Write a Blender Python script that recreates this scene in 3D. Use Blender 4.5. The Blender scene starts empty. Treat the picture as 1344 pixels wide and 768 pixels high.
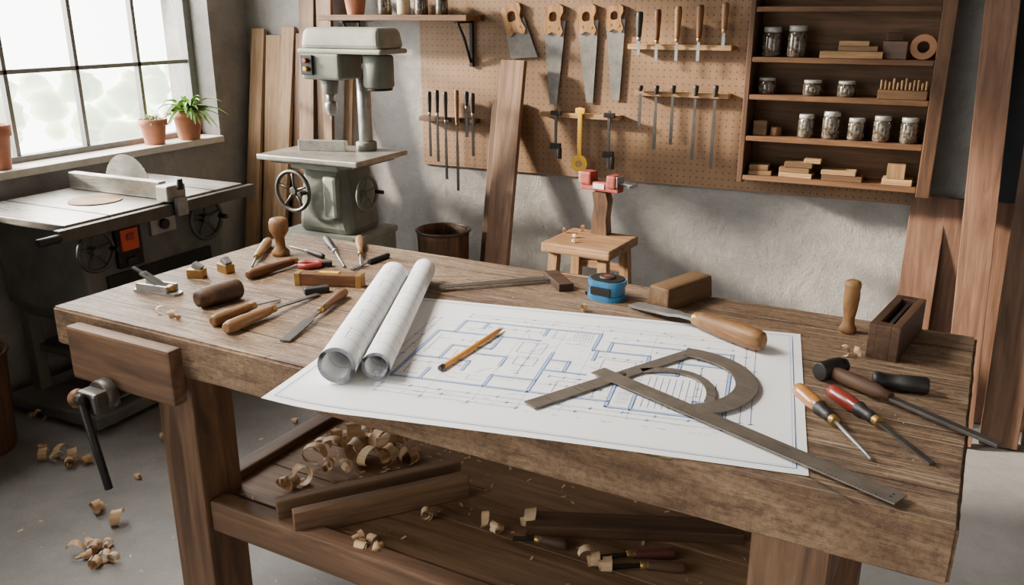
import bpy, bmesh, math, random
from mathutils import Vector, Matrix, noise as mnoise
random.seed(7)
# ---------------------------------------------------------------- survey
# Camera solved from the photograph. The helpers give the room coordinates (metres) of
# points that lie on a known physical surface (bench top, wall face, shelf, floor).
FPX=1129.0; PITCH=math.radians(17.96); YAW=math.radians(26); EYE=1.47
sp,cp=math.sin(PITCH),math.cos(PITCH); sy,cy=math.sin(YAW),math.cos(YAW)
def ray(u,v):
    dx=(u-672)/FPX; dy=-(v-384)/FPX
    F=cp+dy*sp; D=-sp+dy*cp
    return (dx*cy-F*sy, dx*sy+F*cy, D)
def onz(u,v,z):
    r=ray(u,v); t=(z-EYE)/r[2]; return Vector((r[0]*t,r[1]*t,z))
def ony(u,v,Y):
    r=ray(u,v); t=Y/r[1]; return Vector((r[0]*t,Y,EYE+r[2]*t))
def onx(u,v,X):
    r=ray(u,v); t=X/r[0]; return Vector((X,r[1]*t,EYE+r[2]*t))
BT=0.85
WY=3.50   # back wall face
WX=-3.20  # window wall face
# ---------------------------------------------------------------- colour / materials
def hexc(h):
    h=h.lstrip('#'); o=[]
    for i in (0,2,4):
        c=int(h[i:i+2],16)/255; o.append(c/12.92 if c<=.04045 else ((c+.055)/1.055)**2.4)
    return (o[0],o[1],o[2],1)
class NT:
    def __init__(s,name):
        s.m=bpy.data.materials.new(name); s.m.use_nodes=True; s.t=s.m.node_tree; s.n=s.t.nodes
        s.b=s.n['Principled BSDF']; s.tc=s.n.new('ShaderNodeTexCoord')
    def new(s,k,**kw):
        n=s.n.new(k)
        for a,b in kw.items(): setattr(n,a,b)
        return n
    def link(s,a,b): s.t.links.new(a,b)
    def vec(s,scale,coord='Object',rnd=True):
        mp=s.new('ShaderNodeMapping'); mp.inputs['Scale'].default_value=scale
        if rnd:
            oi=s.new('ShaderNodeObjectInfo'); ad=s.new('ShaderNodeVectorMath',operation='ADD')
            mu=s.new('ShaderNodeMath',operation='MULTIPLY'); mu.inputs[1].default_value=17.3
            s.link(oi.outputs['Random'],mu.inputs[0])
            s.link(s.tc.outputs[coord],ad.inputs[0]); s.link(mu.outputs[0],ad.inputs[1]); s.link(ad.outputs[0],mp.inputs['Vector'])
        else: s.link(s.tc.outputs[coord],mp.inputs['Vector'])
        return mp.outputs[0]
    def noise(s,vec,scale,detail=6,rough=.6,dist=0):
        n=s.new('ShaderNodeTexNoise'); n.inputs['Scale'].default_value=scale; n.inputs['Detail'].default_value=detail
        n.inputs['Roughness'].default_value=rough; n.inputs['Distortion'].default_value=dist
        s.link(vec,n.inputs['Vector']); return n.outputs['Fac']
    def ramp(s,fac,stops):
        r=s.new('ShaderNodeValToRGB'); el=r.color_ramp.elements
        while len(el)<len(stops): el.new(.5)
        for e,(p,c) in zip(el,stops): e.position=p; e.color=c if len(c)==4 else (*c,1)
        s.link(fac,r.inputs[0]); return r.outputs[0]
    def mix(s,fac,a,b,mode='MIX'):
        m=s.new('ShaderNodeMix',data_type='RGBA',blend_type=mode)
        for inp,val in ((m.inputs[0],fac),(m.inputs[6],a),(m.inputs[7],b)):
            if hasattr(val,'links'): s.link(val,inp)
            else: inp.default_value=val
        return m.outputs[2]
    def math(s,op,a,b=None,c=None):
        m=s.new('ShaderNodeMath',operation=op)
        for i,v in enumerate((a,b,c)):
            if v is None: continue
            if hasattr(v,'links'): s.link(v,m.inputs[i])
            else: m.inputs[i].default_value=v
        return m.outputs[0]
    def bump(s,h,strength,dist=.002):
        b=s.new('ShaderNodeBump'); b.inputs['Strength'].default_value=strength; b.inputs['Distance'].default_value=dist
        s.link(h,b.inputs['Height']); s.link(b.outputs[0],s.b.inputs['Normal'])
def plain(name,h,rough=.5,metal=0,var=.12,nscale=30,bump=0,coat=0):
    t=NT(name); c=hexc(h); v=t.vec((1,1,1))
    n=t.noise(v,nscale,5)
    lo=tuple(x*(1-var) for x in c[:3])+(1,); hi=tuple(min(1,x*(1+var)) for x in c[:3])+(1,)
    t.link(t.ramp(n,[(.3,lo),(.7,hi)]),t.b.inputs['Base Color'])
    t.b.inputs['Roughness'].default_value=rough; t.b.inputs['Metallic'].default_value=metal
    t.b.inputs['Coat Weight'].default_value=coat
    if bump: t.bump(n,bump)
    return t.m
def wood(name,dark,mid,light,axis='X',rough=.6,bump=.35,fine=90,big=5,spec=.3):
    t=NT(name); a={'X':0,'Y':1,'Z':2}[axis]
    def sc(al,ac):
        s=[ac]*3; s[a]=al; return tuple(s)
    n1=t.noise(t.vec(sc(.12,1)),big*4,6,.6,1.2)
    n2=t.noise(t.vec(sc(.03,1)),fine,4,.7)
    n3=t.noise(t.vec((1,1,1)),big,3)
    c=t.ramp(n1,[(.28,hexc(dark)),(.5,hexc(mid)),(.75,hexc(light))])
    c=t.mix(.55,c,t.ramp(n2,[(.3,(.45,.42,.4)),(.62,(1,1,1))]),'MULTIPLY')
    c=t.mix(.4,c,t.ramp(n3,[(.3,(.6,.6,.6)),(.7,(1.0,1.0,1.0))]),'MULTIPLY')
    t.link(c,t.b.inputs['Base Color']); t.b.inputs['Roughness'].default_value=rough
    t.b.inputs['Specular IOR Level'].default_value=spec
    if bump: t.bump(n2,bump,.002)
    return t.m
def steel(name,h,rough=.35,rust=0,metal=.7):
    t=NT(name); n=t.noise(t.vec((1,1,1)),25,6); n2=t.noise(t.vec((.2,6,6)),40,3)
    c=hexc(h); lo=tuple(x*.65 for x in c[:3])+(1,)
    col=t.ramp(n,[(.3,lo),(.7,c)])
    if rust:
        n3=t.noise(t.vec((1,1,1)),60,6); f=t.ramp(n3,[(.55,(0,0,0)),(.72,(rust,rust,rust))]); col=t.mix(f,col,hexc('#6b4a35'))
    t.link(col,t.b.inputs['Base Color']); t.b.inputs['Metallic'].default_value=metal
    t.link(t.ramp(n2,[(.3,(rough*.7,)*3),(.7,(min(1,rough*1.5),)*3)]),t.b.inputs['Roughness'])
    return t.m
M={}
M['oak']=wood('oak','#513b29','#73573b','#907253')
M['oakdark']=wood('oak_dark','#33241a','#4e3829','#6b4f38')
M['leg']=wood('leg_wood','#483528','#6c503b','#8b6c50','Z',fine=70)
M['beam']=wood('beam_wood','#483528','#6c503b','#8b6c50','X',fine=70)
M['beamY']=wood('beam_wood_y','#483528','#6c503b','#8b6c50','Y',fine=70)
M['plank']=wood('plank_wood','#5a4433','#7a5e47','#947657','X',fine=70)
M['boardT']=wood('board_tan','#8f7053','#b08f6d','#c9a985','Z')
M['boardZ']=wood('board_z','#634a39','#81644e','#9c7f66','Z')
M['boardZd']=wood('board_z_dark','#55412f','#735841','#8f7157','Z')
M['boardR']=wood('board_dark_red','#423025','#5f4636','#785b47','Z')
M['boardR2']=wood('board_mid_red','#533b2c','#725341','#8b6b54','Z')
M['wallshade']=plain('wall_shade_sheet','#2e3236',.7,0,.25,5)  # shade of the right wall corner, put into a dark colour
M['shelf']=wood('shelf_wood','#4a3424','#6d4d34','#8b6848','X')
M['caseZ']=wood('case_wood','#3d2a1e','#5b402d','#76563d','Z')
M['caseback']=wood('case_back','#4f3927','#6c5038','#836348','X')
M['handle']=wood('handle_wood','#6e4d2f','#926a44','#b08b5f','X',rough=.48,bump=.1,big=12)
M['sawhandle']=wood('saw_handle_wood','#805a38','#a47a4d','#be9469','X',rough=.45,bump=.1,big=12)
M['handled']=wood('handle_wood_dark','#4a3020','#6c472d','#8d6340','X',rough=.5,bump=.1,big=12)
M['handlez']=wood('handle_wood_z','#6b4a2b','#8b653f','#a88158','Z',rough=.5,bump=.1,big=12)
M['pale']=wood('pale_wood','#8a6c48','#a9855b','#c4a378','X',big=10)
M['palez']=wood('pale_wood_z','#6f5035','#94714d','#b08d66','Z',big=8)
M['stoolw']=wood('stool_wood','#6b4d33','#8f6d4e','#aa8864','X',big=8)
M['steel']=steel('steel','#a5a5a2',.35)
M['steeld']=steel('steel_dark','#64615c',.4,.5)
M['sawst']=steel('saw_steel','#8a8781',.38,.5,metal=.5)
M['bladeg']=steel('saw_blade_grey','#9b9993',.4,.3,metal=.4)
M['iron']=plain('black_iron','#2b2927',.45,.6,.3)
M['black']=plain('black_rubber','#1d1b1a',.5,0,.3)
M['greenm']=plain('machine_green','#8b8e83',.6,.0,.2,9)
M['greend']=plain('machine_green_dark','#70736a',.6,.0,.25,9)
M['sawbody']=plain('saw_body_grey','#62625b',.55,.0,.3,8)
M['castiron']=steel('cast_iron','#b3b0a8',.33,.15)
M['red']=plain('red_paint','#93352b',.45,0,.35,60)
M['redfade']=plain('faded_red_paint','#853229',.65,0,.45,50)
M['orange']=plain('orange_plastic','#c04a28',.4)
M['yellow']=plain('yellow_paint','#d6a51c',.45)
M['blue']=plain('blue_plastic','#2b78a8',.35,coat=.4)
M['white']=plain('white_paint','#c9c5bb',.6)
M['terra']=plain('terracotta','#a86f54',.8,0,.15,20,.1)
M['soil']=plain('soil','#3a2c22',.9)
M['leaf']=plain('leaf_green','#80a654',.5,0,.35,20)
M['leaf2']=plain('succulent_green','#929b70',.6,0,.35,20)
M['brass']=steel('brass','#b08d52',.35)
M['amber']=plain('amber_handle','#a87038',.25,0,.25,20,coat=.5)
M['redh']=plain('red_handle','#7d2a22',.3,0,.25,20,coat=.5)
M['redd']=plain('dull_red','#4f2a22',.5)
M['lid']=steel('jar_lid','#a9a7a1',.4,metal=.2)
M['jarlabel']=plain('jar_label','#b9a98c',.7,0,.2)
M['rope']=plain('tape_roll_tan','#9c6f4c',.6)
M['bin']=wood('bin_brown','#44321f','#624733','#7a5d47','Z')
M['curl']=wood('shaving_wood','#c19b72','#dcba92','#f0d8b6','Y',rough=.6,bump=0,big=14)
def glassm():
    t=NT('jar_glass'); t.b.inputs['Roughness'].default_value=.06
    n=t.noise(t.vec((1,1,1)),90,3); t.link(t.ramp(n,[(.36,hexc('#302b26')),(.52,hexc('#4c4339')),(.68,hexc('#726857'))]),t.b.inputs['Base Color'])
    t.b.inputs['Coat Weight'].default_value=1; t.b.inputs['Coat Roughness'].default_value=.04; return t.m
M['glass']=glassm()
def benchtop():
    t=NT('bench_top_wood')
    n1=t.noise(t.vec((.18,1,1),rnd=False),14,9,.7,1.1)
    n2=t.noise(t.vec((.03,1,1),rnd=False),190,6,.8)
    n3=t.noise(t.vec((1,1,1),rnd=False),3.2,7,.7)
    n4=t.noise(t.vec((.3,1,1),rnd=False),42,8,.8)
    n5=t.noise(t.vec((1,1,1),rnd=False),80,7,.85)
    n6=t.noise(t.vec((.6,1,1),rnd=False),11,8,.75)
    c=t.ramp(n1,[(.32,hexc('#725943')),(.45,hexc('#8f7257')),(.58,hexc('#a88b6c')),(.75,hexc('#c1a482'))])
    c=t.mix(.6,c,t.ramp(n2,[(.36,(.42,.37,.33)),(.54,(1,1,1))]),'MULTIPLY')
    c=t.mix(.65,c,t.ramp(n4,[(.40,(.40,.35,.31)),(.5,(1,1,1))]),'MULTIPLY')
    c=t.mix(.5,c,t.ramp(n3,[(.38,(.62,.57,.52)),(.58,(1.0,1.0,1.0))]),'MULTIPLY')
    c=t.mix(.65,c,t.ramp(n5,[(.42,(.46,.42,.38)),(.54,(1,1,1))]),'MULTIPLY')
    c=t.mix(.4,c,t.ramp(n6,[(.36,(.45,.4,.36)),(.46,(1,1,1))]),'MULTIPLY')
    sep=t.new('ShaderNodeSeparateXYZ'); t.link(t.tc.outputs['Object'],sep.inputs[0])
    topm=t.math('GREATER_THAN',sep.outputs[2],BT-.003)
    wob=t.math('MULTIPLY',t.noise(t.vec((1,1,1),rnd=False),4,3),.012)
    yy=t.math('ADD',sep.outputs[1],wob)
    fr=t.math('FRACT',t.math('DIVIDE',yy,.197))
    seam=t.math('LESS_THAN',t.math('ABSOLUTE',t.math('SUBTRACT',fr,.5)),.012)
    vo=t.new('ShaderNodeTexVoronoi',feature='DISTANCE_TO_EDGE'); vo.inputs['Scale'].default_value=6
    t.link(t.vec((.3,2.6,.3),rnd=False),vo.inputs['Vector'])
    scr=t.math('MULTIPLY',t.math('LESS_THAN',vo.outputs['Distance'],.006),t.math('GREATER_THAN',t.noise(t.vec((1,1,1),rnd=False),7,3),.52))
    vd=t.new('ShaderNodeTexVoronoi'); vd.inputs['Scale'].default_value=38; t.link(t.vec((1,1,1),rnd=False),vd.inputs['Vector'])
    dent=t.math('MULTIPLY',t.math('MULTIPLY',t.math('LESS_THAN',vd.outputs['Distance'],.16),t.math('GREATER_THAN',t.noise(t.vec((1,1,1),rnd=False),9,3),.54)),topm)
    def scratch(rot,sc,th):
        mp=t.new('ShaderNodeMapping'); mp.inputs['Rotation'].default_value=(0,0,rot); mp.inputs['Scale'].default_value=(1.2,60,1)
        t.link(t.tc.outputs['Object'],mp.inputs['Vector']); n=t.noise(mp.outputs[0],sc,2,.5); return t.math('MULTIPLY',t.math('GREATER_THAN',n,th),topm)
    ps=t.math('MAXIMUM',scratch(.5,5,.64),scratch(-.9,4,.64))
    c=t.mix(t.math('MULTIPLY',ps,.5),c,hexc('#d0b999'))
    ds=t.math('MAXIMUM',scratch(.15,5,.64),scratch(1.3,5,.66))
    dk=t.math('MAXIMUM',t.math('MULTIPLY',seam,topm),t.math('MAXIMUM',t.math('MULTIPLY',t.math('MULTIPLY',scr,topm),.8),t.math('MAXIMUM',t.math('MULTIPLY',ds,.65),t.math('MULTIPLY',dent,.5))))
    c=t.mix(t.math('MULTIPLY',dk,.85),c,hexc('#2e2017'))
    t.link(c,t.b.inputs['Base Color'])
    t.b.inputs['Roughness'].default_value=.52; t.b.inputs['Specular IOR Level'].default_value=.4
    h=t.math('SUBTRACT',t.math('ADD',t.math('MULTIPLY',n2,.5),t.math('ADD',t.math('MULTIPLY',n4,.9),t.math('MULTIPLY',n5,.6))),t.math('MULTIPLY',dk,1.2))
    t.bump(h,1.0,.006); return t.m
M['benchtop']=benchtop()
def concrete(name,a,b,c,bump=.5,big=1.2,rnd=False,patch=.5):
    t=NT(name)
    n1=t.noise(t.vec((1,1,1),rnd=rnd),big,9,.6,.5); n2=t.noise(t.vec((1,1,1),rnd=rnd),7,9,.72,.3); n3=t.noise(t.vec((1,1,1),rnd=rnd),120,4,.7)
    col=t.ramp(n1,[(.3,hexc(a)),(.5,hexc(b)),(.7,hexc(c))])
    col=t.mix(patch,col,t.ramp(n2,[(.38,(.66,.65,.64)),(.58,(1,1,1))]),'MULTIPLY')
    col=t.mix(.4,col,t.ramp(n3,[(.3,(.72,.72,.72)),(.6,(1,1,1))]),'MULTIPLY')
    t.link(col,t.b.inputs['Base Color']); t.b.inputs['Roughness'].default_value=.85
    h=t.math('ADD',t.math('MULTIPLY',n2,1.0),t.math('MULTIPLY',n3,.2)); t.bump(h,bump,.018); return t.m
M['wall']=concrete('plaster_wall','#807d7b','#979491','#aba7a3',.7,patch=.6)
M['floor']=concrete('concrete_floor','#6a6867','#82807e','#979491',.25,.8,patch=.4)
M['ceil']=plain('ceiling_boards','#5d5044',.9)
def peg():
    t=NT('pegboard_hardboard'); n=t.noise(t.vec((1,1,1),rnd=False),3,6); n2=t.noise(t.vec((1,1,1),rnd=False),90,4)
    c=t.ramp(n,[(.3,hexc('#6f543c')),(.7,hexc('#8d6d4e'))]); c=t.mix(.3,c,t.ramp(n2,[(.3,(.7,.7,.7)),(.6,(1,1,1))]),'MULTIPLY')
    sep=t.new('ShaderNodeSeparateXYZ'); t.link(t.tc.outputs['Object'],sep.inputs[0])
    fx=t.math('SUBTRACT',t.math('FRACT',t.math('DIVIDE',sep.outputs[0],.0265)),.5)
    fz=t.math('SUBTRACT',t.math('FRACT',t.math('DIVIDE',sep.outputs[2],.0265)),.5)
    d=t.math('SQRT',t.math('ADD',t.math('MULTIPLY',fx,fx),t.math('MULTIPLY',fz,fz)))
    hole=t.math('LESS_THAN',d,.12); c=t.mix(t.math('MULTIPLY',hole,.75),c,hexc('#1e1510'))
    t.link(c,t.b.inputs['Base Color']); t.b.inputs['Roughness'].default_value=.65; return t.m
M['peg']=peg()
M['paper']=plain('paper_white','#f1f1f0',.75,0,.02,4)
M['ink']=plain('blue_ink','#21468a',.7,0,.05)
M['inkl']=plain('light_blue_ink','#a5bce1',.7,0,.05)
def rolled():
    t=NT('rolled_plan_print'); base=hexc('#f6f6f5')
    def layer(scale,w,h,mort,off):
        br=t.new('ShaderNodeTexBrick'); br.offset=off; br.inputs['Scale'].default_value=scale; br.inputs['Brick Width'].default_value=w; br.inputs['Row Height'].default_value=h
        br.inputs['Mortar Size'].default_value=mort; br.inputs['Mortar Smooth'].default_value=0
        br.inputs['Color1'].default_value=(1,1,1,1); br.inputs['Color2'].default_value=(1,1,1,1); br.inputs['Mortar'].default_value=(0,0,0,1)
        t.link(t.tc.outputs['UV'],br.inputs['Vector']); return br.outputs['Color']
    a=layer(8,.9,.4,.006,.37); b=layer(22,.7,.3,.010,.21)
    msk=t.ramp(t.noise(t.vec((1,1,1),'UV',False),7,1),[(.58,(0,0,0)),(.585,(1,1,1))])
    ca=a; cb=t.mix(msk,(1,1,1,1),b)
    ink=t.mix(1.0,ca,cb,'MULTIPLY'); col=t.mix(ink,hexc('#8a9fc6'),base)
    t.link(col,t.b.inputs['Base Color']); t.b.inputs['Roughness'].default_value=.85; t.b.inputs['Specular IOR Level'].default_value=.15; return t.m
M['rolled']=rolled()
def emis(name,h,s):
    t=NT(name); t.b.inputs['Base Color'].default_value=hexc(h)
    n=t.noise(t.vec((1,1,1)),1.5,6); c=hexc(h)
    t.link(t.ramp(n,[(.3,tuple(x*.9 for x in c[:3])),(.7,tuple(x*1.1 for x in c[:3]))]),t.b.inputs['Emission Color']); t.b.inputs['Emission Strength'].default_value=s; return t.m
# ---------------------------------------------------------------- mesh builder
SC=bpy.context.scene.collection
I4=Matrix.Identity(4)
def T(*a): return Matrix.Translation(Vector(a) if len(a)==3 else a[0])
def R(deg,ax): return Matrix.Rotation(math.radians(deg),4,ax)
def basis(x,y,z,o=(0,0,0)):
    m=Matrix((x,y,z)).transposed().to_4x4(); m.translation=Vector(o); return m
def align(p0,p1):
    z=(Vector(p1)-Vector(p0)).normalized(); r=Vector((0,0,1)) if abs(z.z)<.95 else Vector((1,0,0))
    x=r.cross(z).normalized(); y=z.cross(x); return basis(x,y,z,p0)
class B:
    def __init__(s): s.bm=bmesh.new(); s.mats=[]; s.uvl=None
    def mi(s,m):
        if m not in s.mats: s.mats.append(m)
        return s.mats.index(m)
    def raw(s,vs,fs,m,Mx=I4,smooth=False,uvs=None):
        i=s.mi(m); nv=[s.bm.verts.new(Mx@Vector(v)) for v in vs]
        if uvs and not s.uvl: s.uvl=s.bm.loops.layers.uv.new('UVMap')
        for f in fs:
            try: fc=s.bm.faces.new([nv[k] for k in f])
            except ValueError: continue
            fc.material_index=i; fc.smooth=smooth
            if uvs:
                for l,k in zip(fc.loops,f): l[s.uvl].uv=uvs[k]
        return s
    def box(s,c,size,m,Mx=I4,bev=.003,rot=None,taper=None):
        t=bmesh.new(); bmesh.ops.create_cube(t,size=1)
        for v in t.verts:
            if taper and v.co.z>0: v.co.x*=taper[0]; v.co.y*=taper[1]
            v.co=Vector((v.co.x*size[0],v.co.y*size[1],v.co.z*size[2]))
        if bev:
            b=min(bev,min(size)*.4)
            bmesh.ops.bevel(t,geom=t.edges[:],offset=b,segments=2 if bev<.02 else 4,affect='EDGES',profile=.6)
        L=Mx@T(*c)@(rot or I4); i=s.mi(m); mp={}
        for v in t.verts: mp[v]=s.bm.verts.new(L@v.co)
        for f in t.faces: nf=s.bm.faces.new([mp[v] for v in f.verts]); nf.material_index=i
        t.free(); return s
    def lathe(s,prof,m,Mx=I4,n=24,cap=True):
        vs=[];fs=[]
        for r,z in prof:
            for k in range(n): a=2*math.pi*k/n; vs.append((r*math.cos(a),r*math.sin(a),z))
        for j in range(len(prof)-1):
            for k in range(n): fs.append((j*n+k,j*n+(k+1)%n,(j+1)*n+(k+1)%n,(j+1)*n+k))
        if cap: fs.append(tuple(range(n-1,-1,-1))); fs.append(tuple(range((len(prof)-1)*n,len(prof)*n)))
        s.raw(vs,fs,m,Mx,True)
        s.bm.faces.ensure_lookup_table()
        if cap:
            for f in s.bm.faces[-2:]: f.smooth=False
        return s
    def cyl(s,p0,p1,r,m,r1=None,n=20,Mx=I4,bev=True):
        L=(Vector(p1)-Vector(p0)).length; r1=r if r1 is None else r1; b=min(r,r1,L)*.12 if bev else 0
        pr=[(r-b,0),(r,b),(r1,L-b),(r1-b,L)] if bev else [(r,0),(r1,L)]
        return s.lathe(pr,m,Mx@align(p0,p1),n)
    def tube(s,pts,r,m,Mx=I4,n=8,closed=False):
        pts=[Vector(p) for p in pts]; N=len(pts); rs=r if isinstance(r,(list,tuple)) else [r]*N
        vs=[];fs=[];up=None
        for i,p in enumerate(pts):
            a=pts[(i-1)%N] if (closed or i>0) else p; b=pts[(i+1)%N] if (closed or i<N-1) else p
            d=(b-a).normalized()
            if up is None: up=Vector((0,0,1)) if abs(d.z)<.9 else Vector((1,0,0))
            x=up.cross(d).normalized(); y=d.cross(x); up=y
            for k in range(n): q=2*math.pi*k/n; vs.append(p+(x*math.cos(q)+y*math.sin(q))*rs[i])
        for i in range(N if closed else N-1):
            j=(i+1)%N
            for k in range(n): fs.append((i*n+k,i*n+(k+1)%n,j*n+(k+1)%n,j*n+k))
        if not closed: fs.append(tuple(range(n-1,-1,-1))); fs.append(tuple(range((N-1)*n,N*n)))
        return s.raw(vs,fs,m,Mx,True)
    def prism(s,poly,z0,z1,m,Mx=I4):
        n=len(poly); vs=[(x,y,z0) for x,y in poly]+[(x,y,z1) for x,y in poly]
        fs=[tuple(range(n-1,-1,-1)),tuple(range(n,2*n))]+[(k,(k+1)%n,n+(k+1)%n,n+k) for k in range(n)]
        return s.raw(vs,fs,m,Mx)
    def ring(s,o,i,z0,z1,m,Mx=I4,closed=True):
        n=len(o); vs=[(x,y,z) for z in (z0,z1) for L in (o,i) for x,y in L]
        fs=[]; rng=range(n) if closed else range(n-1)
        for k in rng:
            j=(k+1)%n; O0,I0,O1,I1=0,n,2*n,3*n
            fs+=[(O0+j,O0+k,I0+k,I0+j),(O1+k,O1+j,I1+j,I1+k),(O0+k,O0+j,O1+j,O1+k),(I0+j,I0+k,I1+k,I1+j)]
        if not closed:
            fs+=[(0,2*n,3*n,n),(n-1,2*n-1,4*n-1,3*n-1)]
        return s.raw(vs,fs,m,Mx)
    def obj(s,name,parent=None,Mx=I4,label=None,**kw):
        bmesh.ops.recalc_face_normals(s.bm,faces=s.bm.faces[:])
        me=bpy.data.meshes.new(name); s.bm.to_mesh(me); s.bm.free()
        for m in s.mats: me.materials.append(M[m])
        o=bpy.data.objects.new(name,me); SC.objects.link(o)
        if parent: o.parent=parent
        o.matrix_basis=Mx
        if label: o['label']=label
        for k,v in kw.items(): o[k]=v
        return o
def thing(name,label,cat,Mx=I4,group=None):
    e=bpy.data.objects.new(name,None); e.empty_display_size=.05; SC.objects.link(e); e.matrix_basis=Mx
    e['label']=label; e['category']=cat
    if group: e['group']=group
    return e
def struct(b,name,Mx=I4):
    o=b.obj(name,None,Mx); o['kind']='structure'; return o
def solo(b,name,label,cat,Mx=I4,group=None):
    o=b.obj(name,None,Mx,label,category=cat)
    if group: o['group']=group
    return o
def lay(p0,p1):  # frame on a level surface: origin p0, x toward p1, z up
    x=(Vector(p1)-Vector(p0)); x.z=0; x.normalize(); z=Vector((0,0,1)); return basis(x,z.cross(x),z,p0)
def dist(a,b): return (Vector(a)-Vector(b)).length
def hang(p): # frame for things hanging on the wall: x down, y right, z to the room
    return basis(Vector((0,0,-1)),Vector((1,0,0)),Vector((0,-1,0)),p)
# ---------------------------------------------------------------- camera
cd=bpy.data.cameras.new('camera'); cam=bpy.data.objects.new('camera',cd); SC.objects.link(cam)
cd.sensor_width=36; cd.lens=FPX/1344*36; cam.location=(0,0,EYE); cam.rotation_euler=(math.pi/2-PITCH,0,YAW); cd.clip_start=.02
bpy.context.scene.camera=cam
# ---------------------------------------------------------------- room
b=B(); b.box((-.5,1.2,-.05),(6.2,5.6,.1),'floor',bev=0); struct(b,'floor')
b=B(); b.box((-.4,WY+.1,1.4),(5.6,.2,2.8),'wall',bev=0); struct(b,'wall_back')
W0,W1,Z0,Z1=1.585,3.245,.88,2.35; TH=.3
b=B()
b.box((WX-TH/2,1.1,Z0/2),(TH,4.8,Z0),'wall',bev=0)
b.box((WX-TH/2,1.1,(Z1+2.8)/2),(TH,4.8,2.8-Z1),'wall',bev=0)
b.box((WX-TH/2,(W1+3.5)/2,(Z0+Z1)/2),(TH,3.5-W1,Z1-Z0),'wall',bev=0)
b.box((WX-TH/2,(W0-1.3)/2,(Z0+Z1)/2),(TH,W0+1.3,Z1-Z0),'wall',bev=0)
struct(b,'wall_left')
b=B(); b.box((2.3,1.1,1.4),(.2,4.8,2.8),'wall',bev=0); struct(b,'wall_right')
b=B(); b.box((-.4,1.1,2.85),(5.6,5.0,.1),'ceil',bev=0); struct(b,'ceiling')
M['frame']=plain('window_frame_dark','#6c6d6a',.5,.0)
b=B(); FX=WX-.14
b.box((FX,W1-.02,(Z0+Z1)/2),(.05,.04,Z1-Z0),'frame'); b.box((FX,W0+.02,(Z0+Z1)/2),(.05,.04,Z1-Z0),'frame')
b.box((FX,(W0+W1)/2,Z0+.02),(.05,W1-W0,.04),'frame'); b.box((FX,(W0+W1)/2,Z1-.02),(.05,W1-W0,.04),'frame')
for k in range(1,5): b.box((FX,W1-.0-.328*k,(Z0+Z1)/2),(.03,.018,Z1-Z0),'frame',bev=.001)
for zz in (1.25,1.62,1.99): b.box((FX,(W0+W1)/2,zz),(.03,W1-W0,.018),'frame',bev=.001)
struct(b,'window_1')
b=B(); b.box((WX-.045,(W0+W1)/2,Z0-.0),(.15,W1-W0-.01,.03),'white'); struct(b,'trim_1')
SILL=Z0+.0155
M['hedge']=emis('glowing_hedge','#cfdcbc',4.4)  # foliage glows by itself; washed-out daylight is put into its emission
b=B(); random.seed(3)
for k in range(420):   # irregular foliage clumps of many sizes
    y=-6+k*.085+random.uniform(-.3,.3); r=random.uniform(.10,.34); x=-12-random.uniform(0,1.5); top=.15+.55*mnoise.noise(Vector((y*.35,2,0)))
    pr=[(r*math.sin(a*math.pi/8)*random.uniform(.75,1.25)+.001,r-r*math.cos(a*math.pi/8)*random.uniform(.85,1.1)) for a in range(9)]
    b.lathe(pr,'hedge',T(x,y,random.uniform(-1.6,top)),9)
o=solo(b,'hedge','pale green hedge outside the window, daylight put in as glow','hedge'); o['kind']='stuff'
# ---------------------------------------------------------------- workbench
A=onz(68,402,BT); ANG=math.atan2((onz(1258,695,BT)-A).y,(onz(1258,695,BT)-A).x)
MB=T(A.x,A.y,0)@Matrix.Rotation(ANG,4,'Z'); MBi=MB.inverted()
BL,BW,TK=1.814,.778,.088
wb=thing('workbench','heavy worn oak workbench with thick scarred top and lower shelf','workbench',MB)
b=B()
def slab():
    t=bmesh.new(); bmesh.ops.create_cube(t,size=1)
    for v in t.verts: v.co=Vector(((v.co.x+.5)*BL,(v.co.y+.5)*BW,BT-TK/2+v.co.z*TK))
    bmesh.ops.bevel(t,geom=t.edges[:],offset=.005,segments=3,affect='EDGES')
    bmesh.ops.subdivide_edges(t,edges=[e for e in t.edges if e.calc_length()>.5],cuts=90,use_grid_fill=True)
    for v in t.verts:
        edge=min(v.co.x,BL-v.co.x,v.co.y,BW-v.co.y)
        if edge<.012:
            d=mnoise.noise(v.co*8)*.001+mnoise.noise(v.co*45)*.0014
            v.co.x+= d if v.co.x<BL/2 else -d
            v.co.y+= d if v.co.y<BW/2 else -d
    return t
t=slab(); i=b.mi('benchtop'); mp={v:b.bm.verts.new(v.co) for v in t.verts}
for f in t.faces: nf=b.bm.faces.new([mp[v] for v in f.verts]); nf.material_index=i
t.free(); b.obj('tabletop',wb)
LZ=BT-TK; LX0,LX1=.285,1.555
for x in (LX0,LX1):
    for y in (.02,BW-.13):
        b=B(); b.box((0,0,LZ/2),(.11,.11,LZ),'leg',bev=.006); b.obj('leg',wb,T(x+.055,y+.055,0))
SH=.44; mid=(LX0+LX1+.11)/2; span=LX1-LX0-.11
for y in (.055,BW-.06):
    b=B(); b.box((0,0,0),(span,.045,.075),'beam',bev=.005); b.obj('stretcher',wb,T(mid,y,SH-.0225))
for x in (LX0+.055,LX1+.055):
    b=B(); b.box((0,0,0),(.045,BW-.262,.075),'beamY',bev=.005); b.obj('stretcher',wb,T(x,BW/2,SH-.0225))
M['shelfb']=wood('bench_shelf_boards','#654b37','#8a6b50','#a68767','X',bump=.5)
b=B()
for k in range(4):
    w=(BW-.2)/4; b.box((mid,.1+w*(k+.5),SH-.013),(span+.065,w-.003,.022),'shelfb',bev=.002)
b.obj('lower_shelf',wb)
def bp(u,v,h=0): return onz(u,v,BT+h)
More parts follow.
